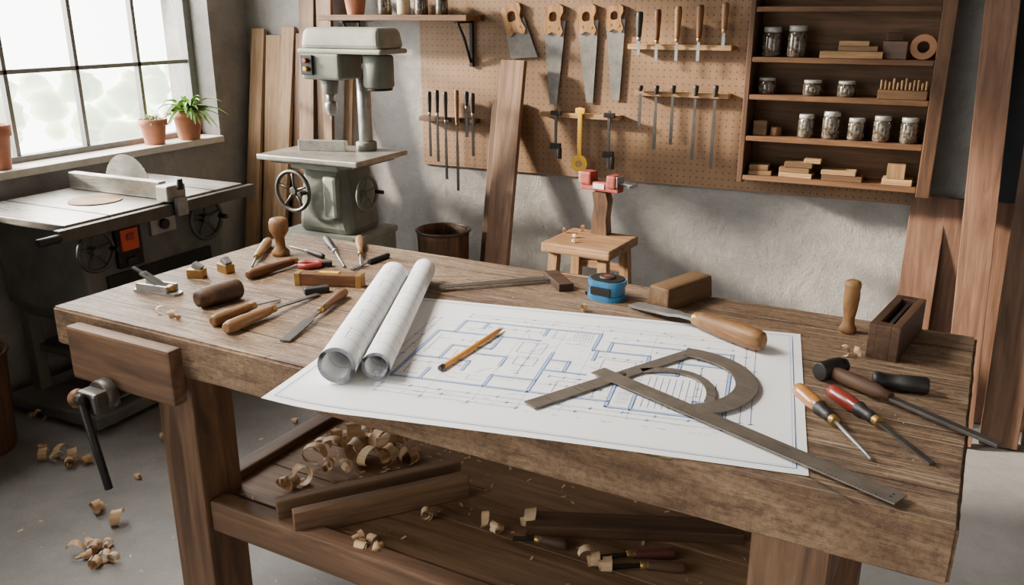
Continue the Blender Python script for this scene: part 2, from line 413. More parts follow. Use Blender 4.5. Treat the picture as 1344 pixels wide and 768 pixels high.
# vise
j0=MBi@onz(84,428,.835); j1=MBi@onz(232,458,.835)
vs=thing('bench_vise','wooden front vise with dark iron screw and handle bar','vise',MB@T(j0.x,0,0))
JL=j1.x-j0.x; yo=j0.y
b=B(); b.box((JL/2,(yo-.006)/2,.775),(JL,abs(yo)-.010,.12),'beam',bev=.006); b.obj('jaw',vs)
b=B(); bx=.125; vz=.705; b.cyl((bx,-.008,vz),(bx,yo-.06,vz),.017,'iron'); b.obj('screw',vs)
b=B(); b.box((bx,yo-.035,vz),(.055,.05,.05),'steeld',bev=.008); b.cyl((bx,yo-.03,vz+.005),(bx,yo-.003,vz+.005),.034,'steeld'); b.obj('screw_boss',vs)
b=B(); b.cyl((bx-.028,yo-.035,vz-.005),(bx-.055,yo-.035,vz-.010),.014,'steeld'); b.lathe([(.012,0),(.019,.006),(.021,.014),(.018,.022),(.008,.027)],'handled',align((bx-.052,yo-.035,vz-.01),(bx-.1,yo-.035,vz-.016))); b.obj('knob',vs)
b=B(); b.cyl((bx+.0,yo-.07,vz+.015),(bx+.045,yo-.07,vz-.18),.0085,'iron'); b.lathe([(0.001,-.012),(.011,-.008),(.012,0),(.011,.008),(.001,.012)],'iron',T(bx,yo-.07,vz+.015),12); b.obj('handle_bar',vs)
# ---------------------------------------------------------------- blueprint
P0=onz(343,526,BT); P1=onz(1050,619,BT)
MP=lay(Vector((P0.x,P0.y,BT+.0015)),Vector((P1.x,P1.y,BT)))@R(-.8,'Z'); MPi=MP.inverted(); PW,PH=.876,.587
def pz(x,y):
    w=MP@Vector((x,y,0)); l=MBi@w; d=-l.y
    z=-.45*d*d if d>0 else 0
    c=max(0,.16-math.hypot(x,y))     # near-left corner lifts in a soft curl
    return z+c*c*.5
b=B(); n,m=60,40; vsx=[];fsx=[]
for j_ in range(m+1):
    for i_ in range(n+1):
        x=PW*i_/n; y=PH*j_/m; vsx.append((x,y,pz(x,y)))
for j_ in range(m):
    for i_ in range(n):
        a=j_*(n+1)+i_; fsx.append((a,a+1,a+n+2,a+n+1))
b.raw(vsx,fsx,'paper',smooth=True)
def stroke(x0,y0,x1,y1,w,mat='ink',dz=.0004):
    L=math.hypot(x1-x0,y1-y0)
    if L<1e-5: return
    k=max(1,int(L/.012)) if min(x0,x1)<.2 and min(y0,y1)<.2 else max(1,int(L/.03)); dx,dy=(x1-x0)/L,(y1-y0)/L; px,py=-dy*w/2,dx*w/2; vv=[];ff=[]
    for q in range(k+1):
        x=x0+(x1-x0)*q/k; y=y0+(y1-y0)*q/k; z=pz(x,y)+dz
        vv+=[(x+px,y+py,z),(x-px,y-py,z)]
    for q in range(k): ff.append((2*q,2*q+1,2*q+3,2*q+2))
    b.raw(vv,ff,mat)
def dash(x0,y0,x1,y1,w=.0008,on=.006,off=.004):
    L=math.hypot(x1-x0,y1-y0); s=0
    while s<L:
        e=min(L,s+on); stroke(x0+(x1-x0)*s/L,y0+(y1-y0)*s/L,x0+(x1-x0)*e/L,y0+(y1-y0)*e/L,w); s+=on+off
WALLS=[(.20,.47,.49,.47),(.20,.47,.20,.40),(.165,.40,.30,.40),(.165,.40,.165,.16),(.165,.16,.42,.16),(.42,.16,.42,.345),(.42,.26,.50,.26),(.56,.14,.56,.24),
 (.42,.16,.56,.16),(.56,.14,.75,.14),(.75,.14,.75,.43),(.52,.43,.75,.43),(.49,.47,.49,.38),(.49,.38,.60,.38),(.60,.38,.60,.30),(.60,.30,.66,.30),(.30,.40,.30,.33),
 (.22,.33,.30,.33),(.22,.33,.22,.26),(.165,.26,.28,.26),(.28,.26,.28,.215),(.30,.40,.38,.40),(.38,.47,.38,.425),(.52,.38,.52,.43),(.34,.21,.42,.21),(.34,.16,.34,.21),(.66,.30,.66,.36),(.66,.36,.75,.36),(.42,.31,.46,.31),(.25,.47,.25,.43),(.60,.20,.60,.14),(.46,.26,.46,.31),(.56,.24,.60,.24),
 (.28,.30,.34,.30),(.34,.30,.34,.25),(.50,.33,.50,.38),(.66,.36,.66,.40),(.70,.14,.70,.20),(.70,.20,.75,.20),(.22,.16,.22,.21)]
o_=.0028
for x0,y0,x1,y1 in WALLS:
    o=o_
    if abs(x1-x0)>abs(y1-y0): stroke(x0-o,y0+o,x1+o,y1+o,.0015,'ink',.00045); stroke(x0-o,y0-o,x1+o,y1-o,.0015,'ink',.00045)
    else: stroke(x0+o,y0-o,x1+o,y1+o,.0015,'ink',.00045); stroke(x0-o,y0-o,x1-o,y1+o,.0015,'ink',.00045)
for x0,y0,x1,y1 in WALLS:      # fill laid over the outlines so that wall junctions read open
    e=.0018; L=math.hypot(x1-x0,y1-y0); ux,uy=(x1-x0)/L,(y1-y0)/L
    stroke(x0-ux*e,y0-uy*e,x1+ux*e,y1+uy*e,.0044,'inkl',.00065)
for ins,w in ((.016,.0014),(.021,.0008)):
    for q in ((ins,ins,PW-ins,ins),(ins,PH-ins,PW-ins,PH-ins),(ins,ins,ins,PH-ins),(PW-ins,ins,PW-ins,PH-ins)): stroke(*q,w,'inkl' if w<.001 else 'ink')
TL=.0012
def dimline(x0,y0,x1,y1,k):
    stroke(x0,y0,x1,y1,TL*.75)
    for i in range(k+1):
        x=x0+(x1-x0)*i/k; y=y0+(y1-y0)*i/k; stroke(x-.003,y-.003,x+.003,y+.003,TL)
        if abs(x1-x0)>abs(y1-y0): stroke(x,y-.006,x,y+.006,TL*.7)
        else: stroke(x-.006,y,x+.006,y,TL*.7)
for q in [(.20,.495,.75,.495,9),(.20,.512,.75,.512,4),(.165,.125,.75,.125,11),(.165,.108,.75,.108,5),(.165,.092,.42,.092,3),(.143,.16,.143,.47,6),(.128,.16,.128,.47,3),(.775,.14,.775,.47,7),(.792,.14,.792,.47,3),(.26,.445,.37,.445,4),(.45,.20,.54,.20,3),(.18,.235,.27,.235,3),(.52,.455,.75,.455,5),(.23,.36,.29,.36,2),(.44,.235,.55,.235,4),(.61,.40,.74,.40,4),(.38,.23,.38,.38,4),(.53,.17,.53,.25,3),(.70,.22,.70,.35,4),(.51,.35,.59,.35,3)]: dimline(*q)
for q in [(.35,.33,.35,.385),(.35,.385,.40,.385),(.35,.33,.40,.33),(.40,.33,.40,.385),(.52,.28,.52,.34),(.52,.34,.58,.34),(.58,.34,.58,.28),(.52,.28,.58,.28),(.36,.27,.40,.27),(.36,.27,.36,.31),(.40,.27,.40,.31),(.36,.31,.40,.31),
          (.46,.17,.46,.22),(.50,.17,.50,.22),(.46,.22,.50,.22),(.24,.29,.27,.29),(.24,.27,.24,.31),(.18,.36,.21,.36),(.18,.28,.18,.38),(.69,.38,.74,.38),(.69,.38,.69,.42),(.40,.42,.48,.42),(.40,.42,.40,.46),(.22,.42,.24,.42),(.28,.42,.28,.46),(.43,.40,.48,.40),(.30,.18,.33,.18),(.30,.18,.30,.20),(.18,.18,.21,.18),(.18,.18,.18,.22)]: stroke(*q,TL*.9)
for q in [(.25,.10,.25,.47),(.34,.10,.34,.50),(.42,.10,.42,.50),(.49,.10,.49,.50),(.60,.10,.60,.50),(.12,.30,.80,.30),(.12,.43,.80,.43),(.12,.20,.80,.20)]: dash(*q)
for k in range(11): stroke(.615+k*.0115,.155,.615+k*.0115,.285,.0009)
for k in range(7): stroke(.44+k*.006,.43,.44+k*.006,.462,.0008)
for k in range(8): stroke(.57,.16+k*.007,.592,.16+k*.007,.0008)
for cx,cy_,r,a0 in ((.30,.33,.035,180),(.42,.345,.03,90),(.28,.215,.035,180),(.50,.26,.035,0),(.56,.24,.03,90),(.60,.30,.035,180),(.38,.425,.03,180),(.34,.21,.03,90)):
    for i in range(6):
        a=math.radians(a0+15*i); c=math.radians(a0+15*(i+1)); stroke(cx+r*math.cos(a),cy_+r*math.sin(a),cx+r*math.cos(c),cy_+r*math.sin(c),TL*.8)
random.seed(5)
for k in range(130):
    x=random.uniform(.15,.78); y=random.uniform(.10,.50)
    for q in range(random.randint(2,4)): stroke(x+q*.0036,y,x+q*.0036+.0022,y+random.uniform(-.002,.002),.0011,'ink')
for k in range(40):
    x=.17+.57*random.random(); y=random.choice((.085,.098,.505,.52))
    for q in range(random.randint(2,4)): stroke(x+q*.0036,y,x+q*.0036+.0022,y+random.uniform(-.002,.002),.0011,'ink')
solo(b,'blueprint','large white house floor plan printed in blue lying on the workbench','blueprint',MP)
PT=.0025
def roll(p0,p1,r,label,seed):
    L=dist(p0,p1); mx=align(p0,p1)
    vs=[];fs=[];uv=[]; turns=4.1; n=180; arc=0
    for i in range(n+1):
        a=turns*2*math.pi*i/n; back=turns-a/(2*math.pi); rr=r*(1-.07*back)
        for zz in (0,L):
            vs.append((rr*math.cos(a+seed),rr*math.sin(a+seed),zz)); uv.append((arc+seed,zz))
        arc+=rr*turns*2*math.pi/n
    for i in range(n): fs.append((2*i,2*i+2,2*i+3,2*i+1))
    bb=B(); bb.raw(vs,fs,'rolled',smooth=True,uvs=uv)
    return solo(bb,'rolled_blueprint',label,'blueprint',mx,'rolled plans')
# the free outer edge of each roll is tucked underneath
r1=.035; roll(onz(441,480,BT+PT+r1),onz(517,362,BT+PT+r1),r1,'rolled white plan with printed lines resting on the blueprint',-math.pi/2-4.1*2*math.pi)
r2=.027; roll(onz(493,481,BT+PT+r2),onz(557,353,BT+PT+r2),r2,'thinner rolled white plan lying beside the thicker roll',-math.pi/2-4.1*2*math.pi+.4)
# ---------------------------------------------------------------- tool builders
def hprof(style,hl,r):
    if style=='chisel': P=[(.55,0),(.85,.02),(1,.1),(1,.35),(.85,.6),(.8,.8),(.72,.93),(.6,1)]
    elif style=='driver': P=[(.5,0),(.9,.03),(1,.15),(1,.45),(.85,.62),(.55,.72),(.6,.85),(.62,1)]
    elif style=='straight': P=[(.85,0),(1,.04),(1,.96),(.85,1)]
    elif style=='barrel': P=[(.6,0),(.86,.03),(.98,.12),(1,.35),(.92,.6),(.8,.8),(.74,.9),(.7,1)]
    else: P=[(.6,0),(.95,.03),(1,.2),(.8,.55),(.7,.8),(.75,1)]
    return [(r*a,hl*c) for a,c in P]
def tool(name,label,cat,Mx,L,hl,r,bw,hm='handle',bm_='steel',style='chisel',kind='flat',lying=True,group=None,ferrule=True,bt=.003,cap=None):
    t=thing(name,label,cat,Mx,group); h=r if lying else 0
    AX=T(0,0,h)@R(90,'Y')
    b=B(); b.lathe(hprof(style,hl,r),hm,AX,20); b.obj('handle',t)
    if cap: b=B(); b.lathe([(r*.60,hl*.60),(r*1.0,hl*.66),(r*.7,hl*.76),(r*.72,hl*.9),(r*.66,hl*1.0)],cap,AX,20); b.obj('collar',t)
    if ferrule: b=B(); b.cyl((hl-.004,0,h),(hl+.012,0,h),r*.62,'brass' if hm!='black' else 'steel'); b.obj('ferrule',t)
    b=B(); z1=.004 if lying else h
    s0=Vector((hl+.01,0,h)); tip=Vector((L,0,z1)); ln=(tip-s0).length
    d=(tip-s0).normalized(); y=Vector((0,1,0)); mx=basis(d,y,d.cross(y),s0)
    if kind=='flat':
        w0=min(r*.5,bw*.5); P=[(0,-w0),(ln*.22,-w0*.8),(ln*.34,-bw/2),(ln,-bw/2),(ln,bw/2),(ln*.34,bw/2),(ln*.22,w0*.8),(0,w0)]
        b.prism(P,-bt/2,bt/2,bm_,mx)
    elif kind=='round': b.cyl(s0,tip,bw/2,bm_)
    b.obj('blade',t); return t
def btool(name,label,cat,u0,v0,u1,v1,hf,r,bw,h=0,**k):
    p0=bp(u0,v0,h); p1=bp(u1,v1,h); L=dist(p0,p1)
    return tool(name,label,cat,lay(p0,p1),L,L*hf,r,bw,**k)
btool('chisel','wood-handled chisel with narrow steel blade on the bench','chisel',279,430,367,395,.56,.013,.010)
btool('chisel','long chisel with turned ash handle and dark steel blade','chisel',297,440,418,388,.46,.014,.014,bm_='steeld')
btool('chisel','wide flat steel chisel with short dark handle','chisel',453,389,374,450,.42,.011,.022,hm='handled',bm_='steeld',style='knob')
btool('carving_gouge','carving gouge with thick brown handle','chisel',325,368,400,345,.80,.013,.008,hm='handled')
btool('screwdriver','stubby screwdriver with turned wooden handle','screwdriver',353,322,331,352,.7,.013,.006,kind='round')
btool('screwdriver','short screwdriver with amber wooden handle','screwdriver',472,318,474,352,.62,.012,.006,kind='round',style='driver')
btool('screwdriver','small screwdriver with black and steel handle','screwdriver',428,318,452,352,.5,.011,.006,hm='black',kind='round',style='driver')
btool('awl','slim awl with black handle','awl',425,340,380,325,.45,.007,.004,hm='black',kind='round')
btool('marking_knife','dark flat marking knife','knife',510,338,462,356,.55,.007,.011,hm='black',bm_='steeld',style='straight',ferrule=False)
b=B(); b.lathe([(.022,0),(.024,.006),(.024,.012),(.014,.022),(.013,.05),(.020,.06),(.025,.068),(.026,.09),(.022,.1),(.012,.104)],'handlez'); solo(b,'carving_mallet','small turned wooden carving mallet standing upright','mallet',T(bp(369,335)))
p0=bp(262,392,.023); p1=bp(314,378,.023); b=B(); L=dist(p0,p1); b.lathe([(.012,-.008),(.018,-.006),(.019,0),(.023,.004),(.023,L-.004),(.02,L),(.01,L)],'oakdark',align(p0,p1)); solo(b,'mallet_head','dark turned cylindrical mallet head lying on its side','mallet')
for (u,v,rz) in ((259,364,20),(297,357,-15)):
    t=thing('thumb_plane','tiny steel and brass thumb plane','plane',T(bp(u,v))@R(rz,'Z'),'thumb planes')
    b=B(); b.box((0,0,.011),(.042,.026,.022),'brass',bev=.002); b.obj('body',t)
    b=B(); b.box((.004,0,.028),(.024,.020,.014),'steel',rot=R(30,'Y'),bev=.002); b.obj('blade_wedge',t)
t=thing('block_plane','low steel block plane with lever cap','plane',lay(bp(183,380),bp(238,388)))
b=B(); b.prism([(0,-.018),(.09,-.022),(.118,-.014),(.122,0),(.118,.014),(.09,.022),(0,.018),(-.008,0)],0,.006,'steel')
b.prism([(.01,.012),(.1,.012),(.1,.019),(.01,.019)],.006,.022,'steel'); b.prism([(.01,-.019),(.1,-.019),(.1,-.012),(.01,-.012)],.006,.022,'steel'); b.obj('body',t)
b=B(); b.box((.05,0,.028),(.075,.022,.005),'steeld',rot=R(24,'Y'),bev=.001); b.obj('blade',t)
b=B(); b.lathe([(.008,0),(.01,.004),(.01,.012),(.006,.016)],'brass',T(.095,0,.006),14); b.obj('knob',t)
b=B(); b.box((.01,0,.045),(.045,.01,.005),'iron',rot=R(20,'Y'),bev=.001); b.obj('lever',t)
p=lay(bp(400,387),bp(430,383)); b=B(); b.box((.028,0,.008),(.058,.02,.016),'black',p); solo(b,'sharpening_stone','small black sharpening stone','stone')
p0=bp(390,372);p1=bp(477,376); L=dist(p0,p1); t=thing('spirit_level','short wooden spirit level with brass ends','level',lay(p0,p1))
b=B(); b.box((L/2,.0,.015),(L-.03,.032,.03),'handled',bev=.002); b.obj('body',t)
for x in (.0075,L-.0075): b=B(); b.box((x,0,.015),(.015,.034,.032),'brass',bev=.002); b.obj('end_cap',t)
b=B(); b.box((L/2,0,.031),(.05,.014,.004),'yellow',bev=.001); b.obj('vial',t)
t=thing('pincers','red-handled pincers with dark steel jaws','pliers',lay(bp(392,352),bp(425,350)))
b=B(); b.tube([(0,-.012,.008),(.02,-.02,.008),(.05,-.012,.008),(.06,0,.008)],.008,'red'); b.obj('handle',t)
b=B(); b.tube([(0,.012,.008),(.02,.02,.008),(.05,.012,.008),(.06,0,.008)],.008,'red'); b.obj('handle',t)
b=B(); b.box((.07,0,.008),(.03,.022,.012),'iron'); b.obj('jaws',t)
q0=bp(577,382);q1=bp(728,369); L=dist(q0,q1); t=thing('try_square','steel try square with dark wooden stock','square',lay(q0,q1))
b=B(); b.prism([(0,-.010),(L-.01,-.016),(L-.01,.016),(0,.010)],.0085,.0105,'steeld'); b.obj('blade',t)
b=B(); b.box((L,-.025,.009),(.036,.12,.018),'oakdark',bev=.002); b.obj('stock',t)
tm=thing('tape_measure','blue and black steel tape measure standing on the bench','tape measure',T(bp(787,396))@R(-8,'Z')@T(0,.035,0))
def rr(w,h,r,n=6):
    o=[]
    for cx,cy_,a0 in ((w/2-r,h/2-r,0),(-w/2+r,h/2-r,90),(-w/2+r,-h/2+r,180),(w/2-r,-h/2+r,270)):
        for k in range(n+1): a=math.radians(a0+90*k/n); o.append((cx+r*math.cos(a),cy_+r*math.sin(a)))
    return o
b=B(); b.prism(rr(.088,.072,.032),.0,.012,'blue'); b.prism(rr(.082,.066,.03),.012,.034,'blue'); b.prism(rr(.088,.072,.032),.034,.046,'blue'); b.obj('casing',tm)
b=B(); b.prism(rr(.078,.062,.028),.046,.0485,'black'); b.lathe([(.018,.0485),(.018,.051),(.014,.052)],'steeld',n=20); b.lathe([(.008,.052),(.008,.053)],'red',n=14); b.obj('face_plate',tm)
b=B(); b.box((0,-.0335,.023),(.05,.004,.018),'black',bev=.001); b.obj('grip',tm)
b=B(); b.box((-.046,-.0,.01),(.012,.02,.002),'steel',bev=0); b.box((-.052,0,.006),(.002,.02,.01),'steel',bev=0); b.obj('tape_hook',tm)
p0=bp(864,408);p1=bp(924,386); L=dist(p0,p1); b=B(); b.box((L/2,.005,.026),(L,.058,.052),'oak',bev=.005,taper=(.94,.9)); solo(b,'wood_block','worn brown hardwood block with chamfered edges','wood block',lay(p0,p1))
btool('bench_chisel','large bench chisel with fat turned wooden handle and broad blade','chisel',1000,463,832,402,.46,.022,.034,h=PT,hm='handle',style='barrel',bt=.006)
p0=bp(577,487,PT);p1=bp(661,433,PT); L=dist(p0,p1); t=thing('pencil','sharpened yellow-orange hexagonal pencil lying on the blueprint','pencil',lay(p0,p1))
AX=T(0,0,.005)@R(90,'Y')
M['pencil']=plain('pencil_paint','#e39a33',.4,0,.03); M['graphite']=plain('graphite','#2a2a2c',.4)
b=B(); b.lathe([(.0050,.012),(.0050,L-.025)],'pencil',AX,6); b.obj('shaft',t)
b=B(); b.lathe([(.0043,0),(.0052,.002),(.0052,.012)],'graphite',AX,12); b.obj('end_cap',t)
b=B(); b.lathe([(.0048,L-.025),(.0015,L-.006)],'pale',AX,12); b.obj('cone',t)
b=B(); b.lathe([(.0015,L-.006),(.0003,L)],'graphite',AX,8); b.obj('lead',t)
# square with half-round head
t=thing('framing_square','worn bronze-grey steel square with flat rule and half-round head','square',lay(bp(785,490,PT),bp(1180,660,PT)))
Li=t.matrix_basis.inverted(); L=dist(bp(785,490),bp(1180,660))
M['rule']=steel('rule_steel','#7a7268',.36,.5,metal=.4)
b=B(); b.prism([(0,-.018),(L,-.018),(L,.016),(0,.016)],.0047,.0070,'rule')
nt=int(L/.006)
for k in range(nt//3,nt):
    x=.01+k*(L-.02)/nt; h=.006 if k%5==0 else .0035
    b.prism([(x,-.0178),(x+.0007,-.0178),(x+.0007,-.0178+h),(x,-.0178+h)],.0070,.0072,'black')
for dx_ in (0,.008): b.lathe([(.0018,.0071),(.0018,.0073)],'black',T(L-.012,-.005+dx_,0),10)
b.obj('rule',t)
a=Li@bp(695,534,PT); c=Li@bp(912,463,PT); d=(c-a).normalized(); nrm=Vector((-d.y,d.x,0))
b=B(); P=[a+nrm*.015,a-nrm*.015,c-nrm*.013,c+nrm*.013]; b.prism([(p.x,p.y) for p in P],.0018,.0044,'rule')
b.lathe([(.007,.0044),(.007,.0065),(.005,.007)],'steeld',T(a+(c-a)*.52),14)
b.obj('blade',t)
def circ3(p,q,r):
    ax,ay,bx_,by_,cx,cyy=p.x,p.y,q.x,q.y,r.x,r.y
    D=2*(ax*(by_-cyy)+bx_*(cyy-ay)+cx*(ay-by_))
    ux=((ax*ax+ay*ay)*(by_-cyy)+(bx_**2+by_**2)*(cyy-ay)+(cx*cx+cyy*cyy)*(ay-by_))/D
    uy=((ax*ax+ay*ay)*(cx-bx_)+(bx_**2+by_**2)*(ax-cx)+(cx*cx+cyy*cyy)*(bx_-ax))/D
    return Vector((ux,uy,0)),math.hypot(ax-ux,ay-uy)
pa,pb,pc=Li@bp(902,461,PT),Li@bp(991,500,PT),Li@bp(918,549,PT)
C,Rr=circ3(pa,pb,pc); a0=math.atan2(pa.y-C.y,pa.x-C.x); a1=math.atan2(pb.y-C.y,pb.x-C.x); a2=math.atan2(pc.y-C.y,pc.x-C.x)
while a1>a0: a1-=2*math.pi
while a2>a1: a2-=2*math.pi
N=48; ang=[a0+(a2-a0)*k/N for k in range(N+1)]
def arcpts(r,angs): return [(C.x+r*math.cos(q),C.y+r*math.sin(q)) for q in angs]
b=B(); b.ring(arcpts(Rr,ang),arcpts(Rr-.038,ang),.0046,.0072,'rule',closed=False)
b.obj('half_round_head',t)
b=B(); b0=Li@bp(842,489,PT); b1=Li@bp(898,482,PT); b2=Li@bp(946,502,PT); b3=Li@bp(930,530,PT)
qs=[]
for k in range(25):
    f_=k/24; qs.append(b0*(1-f_)**3+b1*3*f_*(1-f_)**2+b2*3*f_*f_*(1-f_)+b3*f_**3)
oo=[];ii=[]
for k,p_ in enumerate(qs):
    d_=(qs[min(k+1,24)]-qs[max(k-1,0)]).normalized(); nn=Vector((-d_.y,d_.x,0))*.008; oo.append(((p_+nn).x,(p_+nn).y)); ii.append(((p_-nn).x,(p_-nn).y))
b.ring(oo,ii,.0018,.0044,'rule',closed=False); b.obj('inner_bar',t)
# right-hand end of the bench
b=B(); b.lathe([(.014,0),(.017,.004),(.017,.010),(.012,.018),(.011,.03),(.014,.05),(.016,.075),(.015,.092),(.0165,.1),(.015,.108),(.008,.112)],'handlez'); solo(b,'turned_handle','small turned light-wood handle standing upright','handle',T(bp(1112,436)))
p0=bp(1142,466);p1=bp(1176,477);p2=bp(1210,434); D_=(p2-p1).length
mx=lay(p1,p2); t=thing('slotted_block','dark brown wooden block with a slot cut in the top','wood block',mx)
b=B(); hgt=.068; W=.056
b.box((D_/2,.008,hgt/2),(D_,.016,hgt),'oakdark',bev=.002); b.box((D_/2,W-.008,hgt/2),(D_,.016,hgt),'oakdark',bev=.002)
b.box((.012,W/2,hgt/2),(.024,W-.03,hgt),'oakdark',bev=.002); b.box((D_-.012,W/2,hgt/2),(.024,W-.03,hgt),'oakdark',bev=.002); b.box((D_/2,W/2,.02),(D_-.04,W-.03,.04),'oakdark',bev=0); b.obj('body',t)
b=B(); b.box((D_/2,W/2,.052),(D_-.06,.006,.02),'steeld',bev=0,rot=R(10,'X')); b.obj('blade',t)
p0=bp(1086,497);p1=bp(1310,596); L=dist(p0,p1); t=thing('lever_hammer','black iron-headed hammer tool with dark grip and long flat bar','hammer',lay(p0,p1))
b=B(); b.cyl((.0,-.024,.018),(.0,.03,.018),.017,'iron'); b.cyl((0,.03,.018),(0,.042,.018),.013,'iron'); b.obj('head',t)
b=B(); b.lathe([(.011,.014),(.013,.03),(.013,.10),(.010,.11),(.008,.13)],'oakdark',T(0,0,.016)@R(90,'Y')); b.obj('grip',t)
b=B(); b.box(((L+.13)/2,0,.014),(L-.13,.014,.006),'steeld',bev=.001); b.obj('bar',t)
p0=bp(1145,498,.015);p1=bp(1219,507,.015); L=dist(p0,p1); b=B(); b.lathe([(.012,0),(.015,.003),(.015,.012),(.0135,.014),(.0135,L*.45),(.015,L*.47),(.015,L-.004),(.012,L)],'black',align(p0,p1)); solo(b,'grip_handle','short black rubber grip lying on the bench','handle')
btool('screwdriver','screwdriver with amber and black handle and thin steel shaft','screwdriver',1046,519,1143,606,.50,.013,.006,hm='amber',style='driver',kind='round',bm_='steel',cap='black')
btool('screwdriver','chisel-tipped screwdriver with glossy dark red and black handle','screwdriver',1089,521,1223,612,.47,.013,.010,hm='redh',style='driver',bm_='steeld',cap='black')
# ---------------------------------------------------------------- shavings
def curlmesh(name,r,w,turns,seed,flare=.5,helix=.5):
    n=int(26*turns)+6; vs=[];fs=[]; K=5
    for i in range(n+1):
        q=i/n; a=turns*2*math.pi*q; rad=r*(flare+(1-flare)*q)*(1+.04*math.sin(i*.5+seed)); off=q*w*helix
        wt=w*(.5+.5*math.sin(math.pi*min(1,q*.9+.1)))
        for k in range(K):
            e=(k/(K-1)-.5)*wt; rr_=rad*(1+.10*(abs(k/(K-1)-.5)*2)**2*math.sin(i*.35+seed*2+k))
            vs.append((rr_*math.cos(a),e+off,rr_*math.sin(a)))
    mz=min(v[2] for v in vs); vs=[(x,y,z-mz) for x,y,z in vs]
    for i in range(n):
        for k in range(K-1): fs.append((i*K+k,i*K+k+1,i*K+K+k+1,i*K+K+k))
    b=B(); b.raw(vs,fs,'curl',smooth=True); i_=b.bm; me=bpy.data.meshes.new(name); i_.to_mesh(me); i_.free(); me.materials.append(M['curl']); return me
CM=[curlmesh('curl',.018,.022,1.7,1,.4,.6),curlmesh('curl',.015,.026,2.2,2,.35,.4),curlmesh('curl',.022,.025,.9,3,.7,.8),curlmesh('curl',.013,.018,1.4,4,.5,.9),curlmesh('curl',.022,.020,.75,5,.8,.8),curlmesh('curl',.018,.028,1.2,6,.5,.3)]
def shaving(p,k,rz,s,grp):
    o=bpy.data.objects.new('wood_shaving',CM[k%6]); SC.objects.link(o); o.location=p; o.rotation_euler=(0,0,rz); o.scale=(s,s,s)
    o['label']='pale curled wood shaving'; o['category']='wood shaving'; o['group']=grp
random.seed(11)
for u,v in [(222,416),(236,418),(213,413),(1108,466),(1122,468),(768,408)]: shaving(bp(u,v),random.randint(0,5),random.uniform(0,6),.5 if u!=222 else .65,'shavings on the bench top')
fl=[(125,725),(140,735),(110,735),(100,728),(150,742),(128,742),(100,605),(78,607),(92,612),(62,603),(215,578),(45,547),(52,551),(160,688),(125,668),(133,672),(60,590),(350,608),(358,603),(180,628),(350,600),(385,555),(230,600),(118,718),(142,720),(112,610),(85,600),(225,585)]
for u,v in fl: shaving(onz(u,v,0),random.randint(0,5),random.uniform(0,6),random.uniform(.9,1.25),'shavings on the floor')
sv=[(440,612),(465,612),(430,625),(475,598),(500,590),(458,624),(490,618),(510,598),(425,605),(440,590),(470,588),(520,600),(545,606),(530,590),(488,712),(500,720),(478,725),(495,730),(465,714),(385,640),(372,645),(395,632),(480,575),(495,580),(640,690),(650,698),(700,690),(775,745),(790,752),(768,738),(560,680),(505,585),(535,608),(415,618),(455,590),(515,612),(500,608)]
for u,v in sv:
    heap= 410<u<550 and v<630
    shaving(onz(u,v,SH)+Vector((0,0,random.uniform(0,.012) if heap else 0)),random.randint(0,5),random.uniform(0,6),random.uniform(1.15,1.6) if heap else random.uniform(.8,1.1),'shavings on the lower shelf')
def chips(label,pts,zf,smin,smax,seed):
    b=B(); rd=random.Random(seed)
    for p in pts:
        a=rd.uniform(0,3.1); l=rd.uniform(smin,smax); w=l*rd.uniform(.25,.5)
        b.raw([(-l,-w,0),(l,-w,l*.2),(l,w,l*.35),(-l,w,l*.1)],[(0,1,2,3)],'curl',T(p[0],p[1],zf)@Matrix.Rotation(a,4,'Z'))
    o=solo(b,'wood_chips',label,'wood chips'); o['kind']='stuff'
rd=random.Random(4); pts=[]
for k in range(300):
    x=rd.uniform(LX0+.1,LX1); y=rd.uniform(.1,BW-.13)
    if rd.random()<.65: x=rd.gauss(.62,.15); y=rd.gauss(.5,.12)
    if LX0+.1<x<LX1-.02 and .1<y<BW-.13: pts.append(MB@Vector((x,y,0)))
chips('scattered tiny wood chips on the lower shelf',pts,SH+.001,.002,.007,1)
pts=[Vector((rd.uniform(-2.4,-.9),rd.uniform(.6,2.3),0)) for k in range(110)]
chips('scattered tiny wood chips on the concrete floor',pts,.001,.002,.008,2)
pts=[]
for k in range(1100):
    x=rd.uniform(.03,1.78); y=rd.uniform(.03,.75)
    if rd.random()<.5: x=rd.uniform(.03,.6)
    w=MPi@(MB@Vector((x,y,BT)))
    if -.01<w.x<PW+.01 and -.01<w.y<PH+.01: continue
    pts.append(MB@Vector((x,y,0)))
chips('sawdust crumbs scattered on the bench top',pts,BT+.0006,.0007,.0024,3)
for (u0,v0,u1,v1,lab) in [(388,706,616,653,'brown planed board lying on edge on the lower shelf'),(366,690,606,635,'second brown board behind the first on the shelf')]:
    p0=onz(u0,v0,SH);p1=onz(u1,v1,SH); L=dist(p0,p1); b=B(); b.box((L/2,.012,.028),(L,.024,.056),'plank',bev=.002); solo(b,'board',lab,'board',lay(p0,p1),'offcut boards on the lower shelf')
p0=onz(690,700,SH);p1=onz(975,712,SH); L=dist(p0,p1); b=B(); b.box((L/2,.02,.012),(L,.06,.024),'oakdark',bev=.002); solo(b,'board','long flat dark offcut on the lower shelf','board',lay(p0,p1),'offcut boards on the lower shelf')
for u0,v0,u1,v1,hm,lab in [(885,733,800,735,'redd','dull red-handled file lying on the lower shelf'),(900,752,820,748,'oakdark','dark-handled file lying on the lower shelf'),(745,722,690,712,'oakdark','dark rasp lying on the lower shelf')]:
    p0=onz(u0,v0,SH);p1=onz(u1,v1,SH); L=dist(p0,p1)*1.3; tool('file',lab,'file',lay(p0,p1),L,L*.5,.012,.014,hm=hm,bm_='iron',style='chisel')
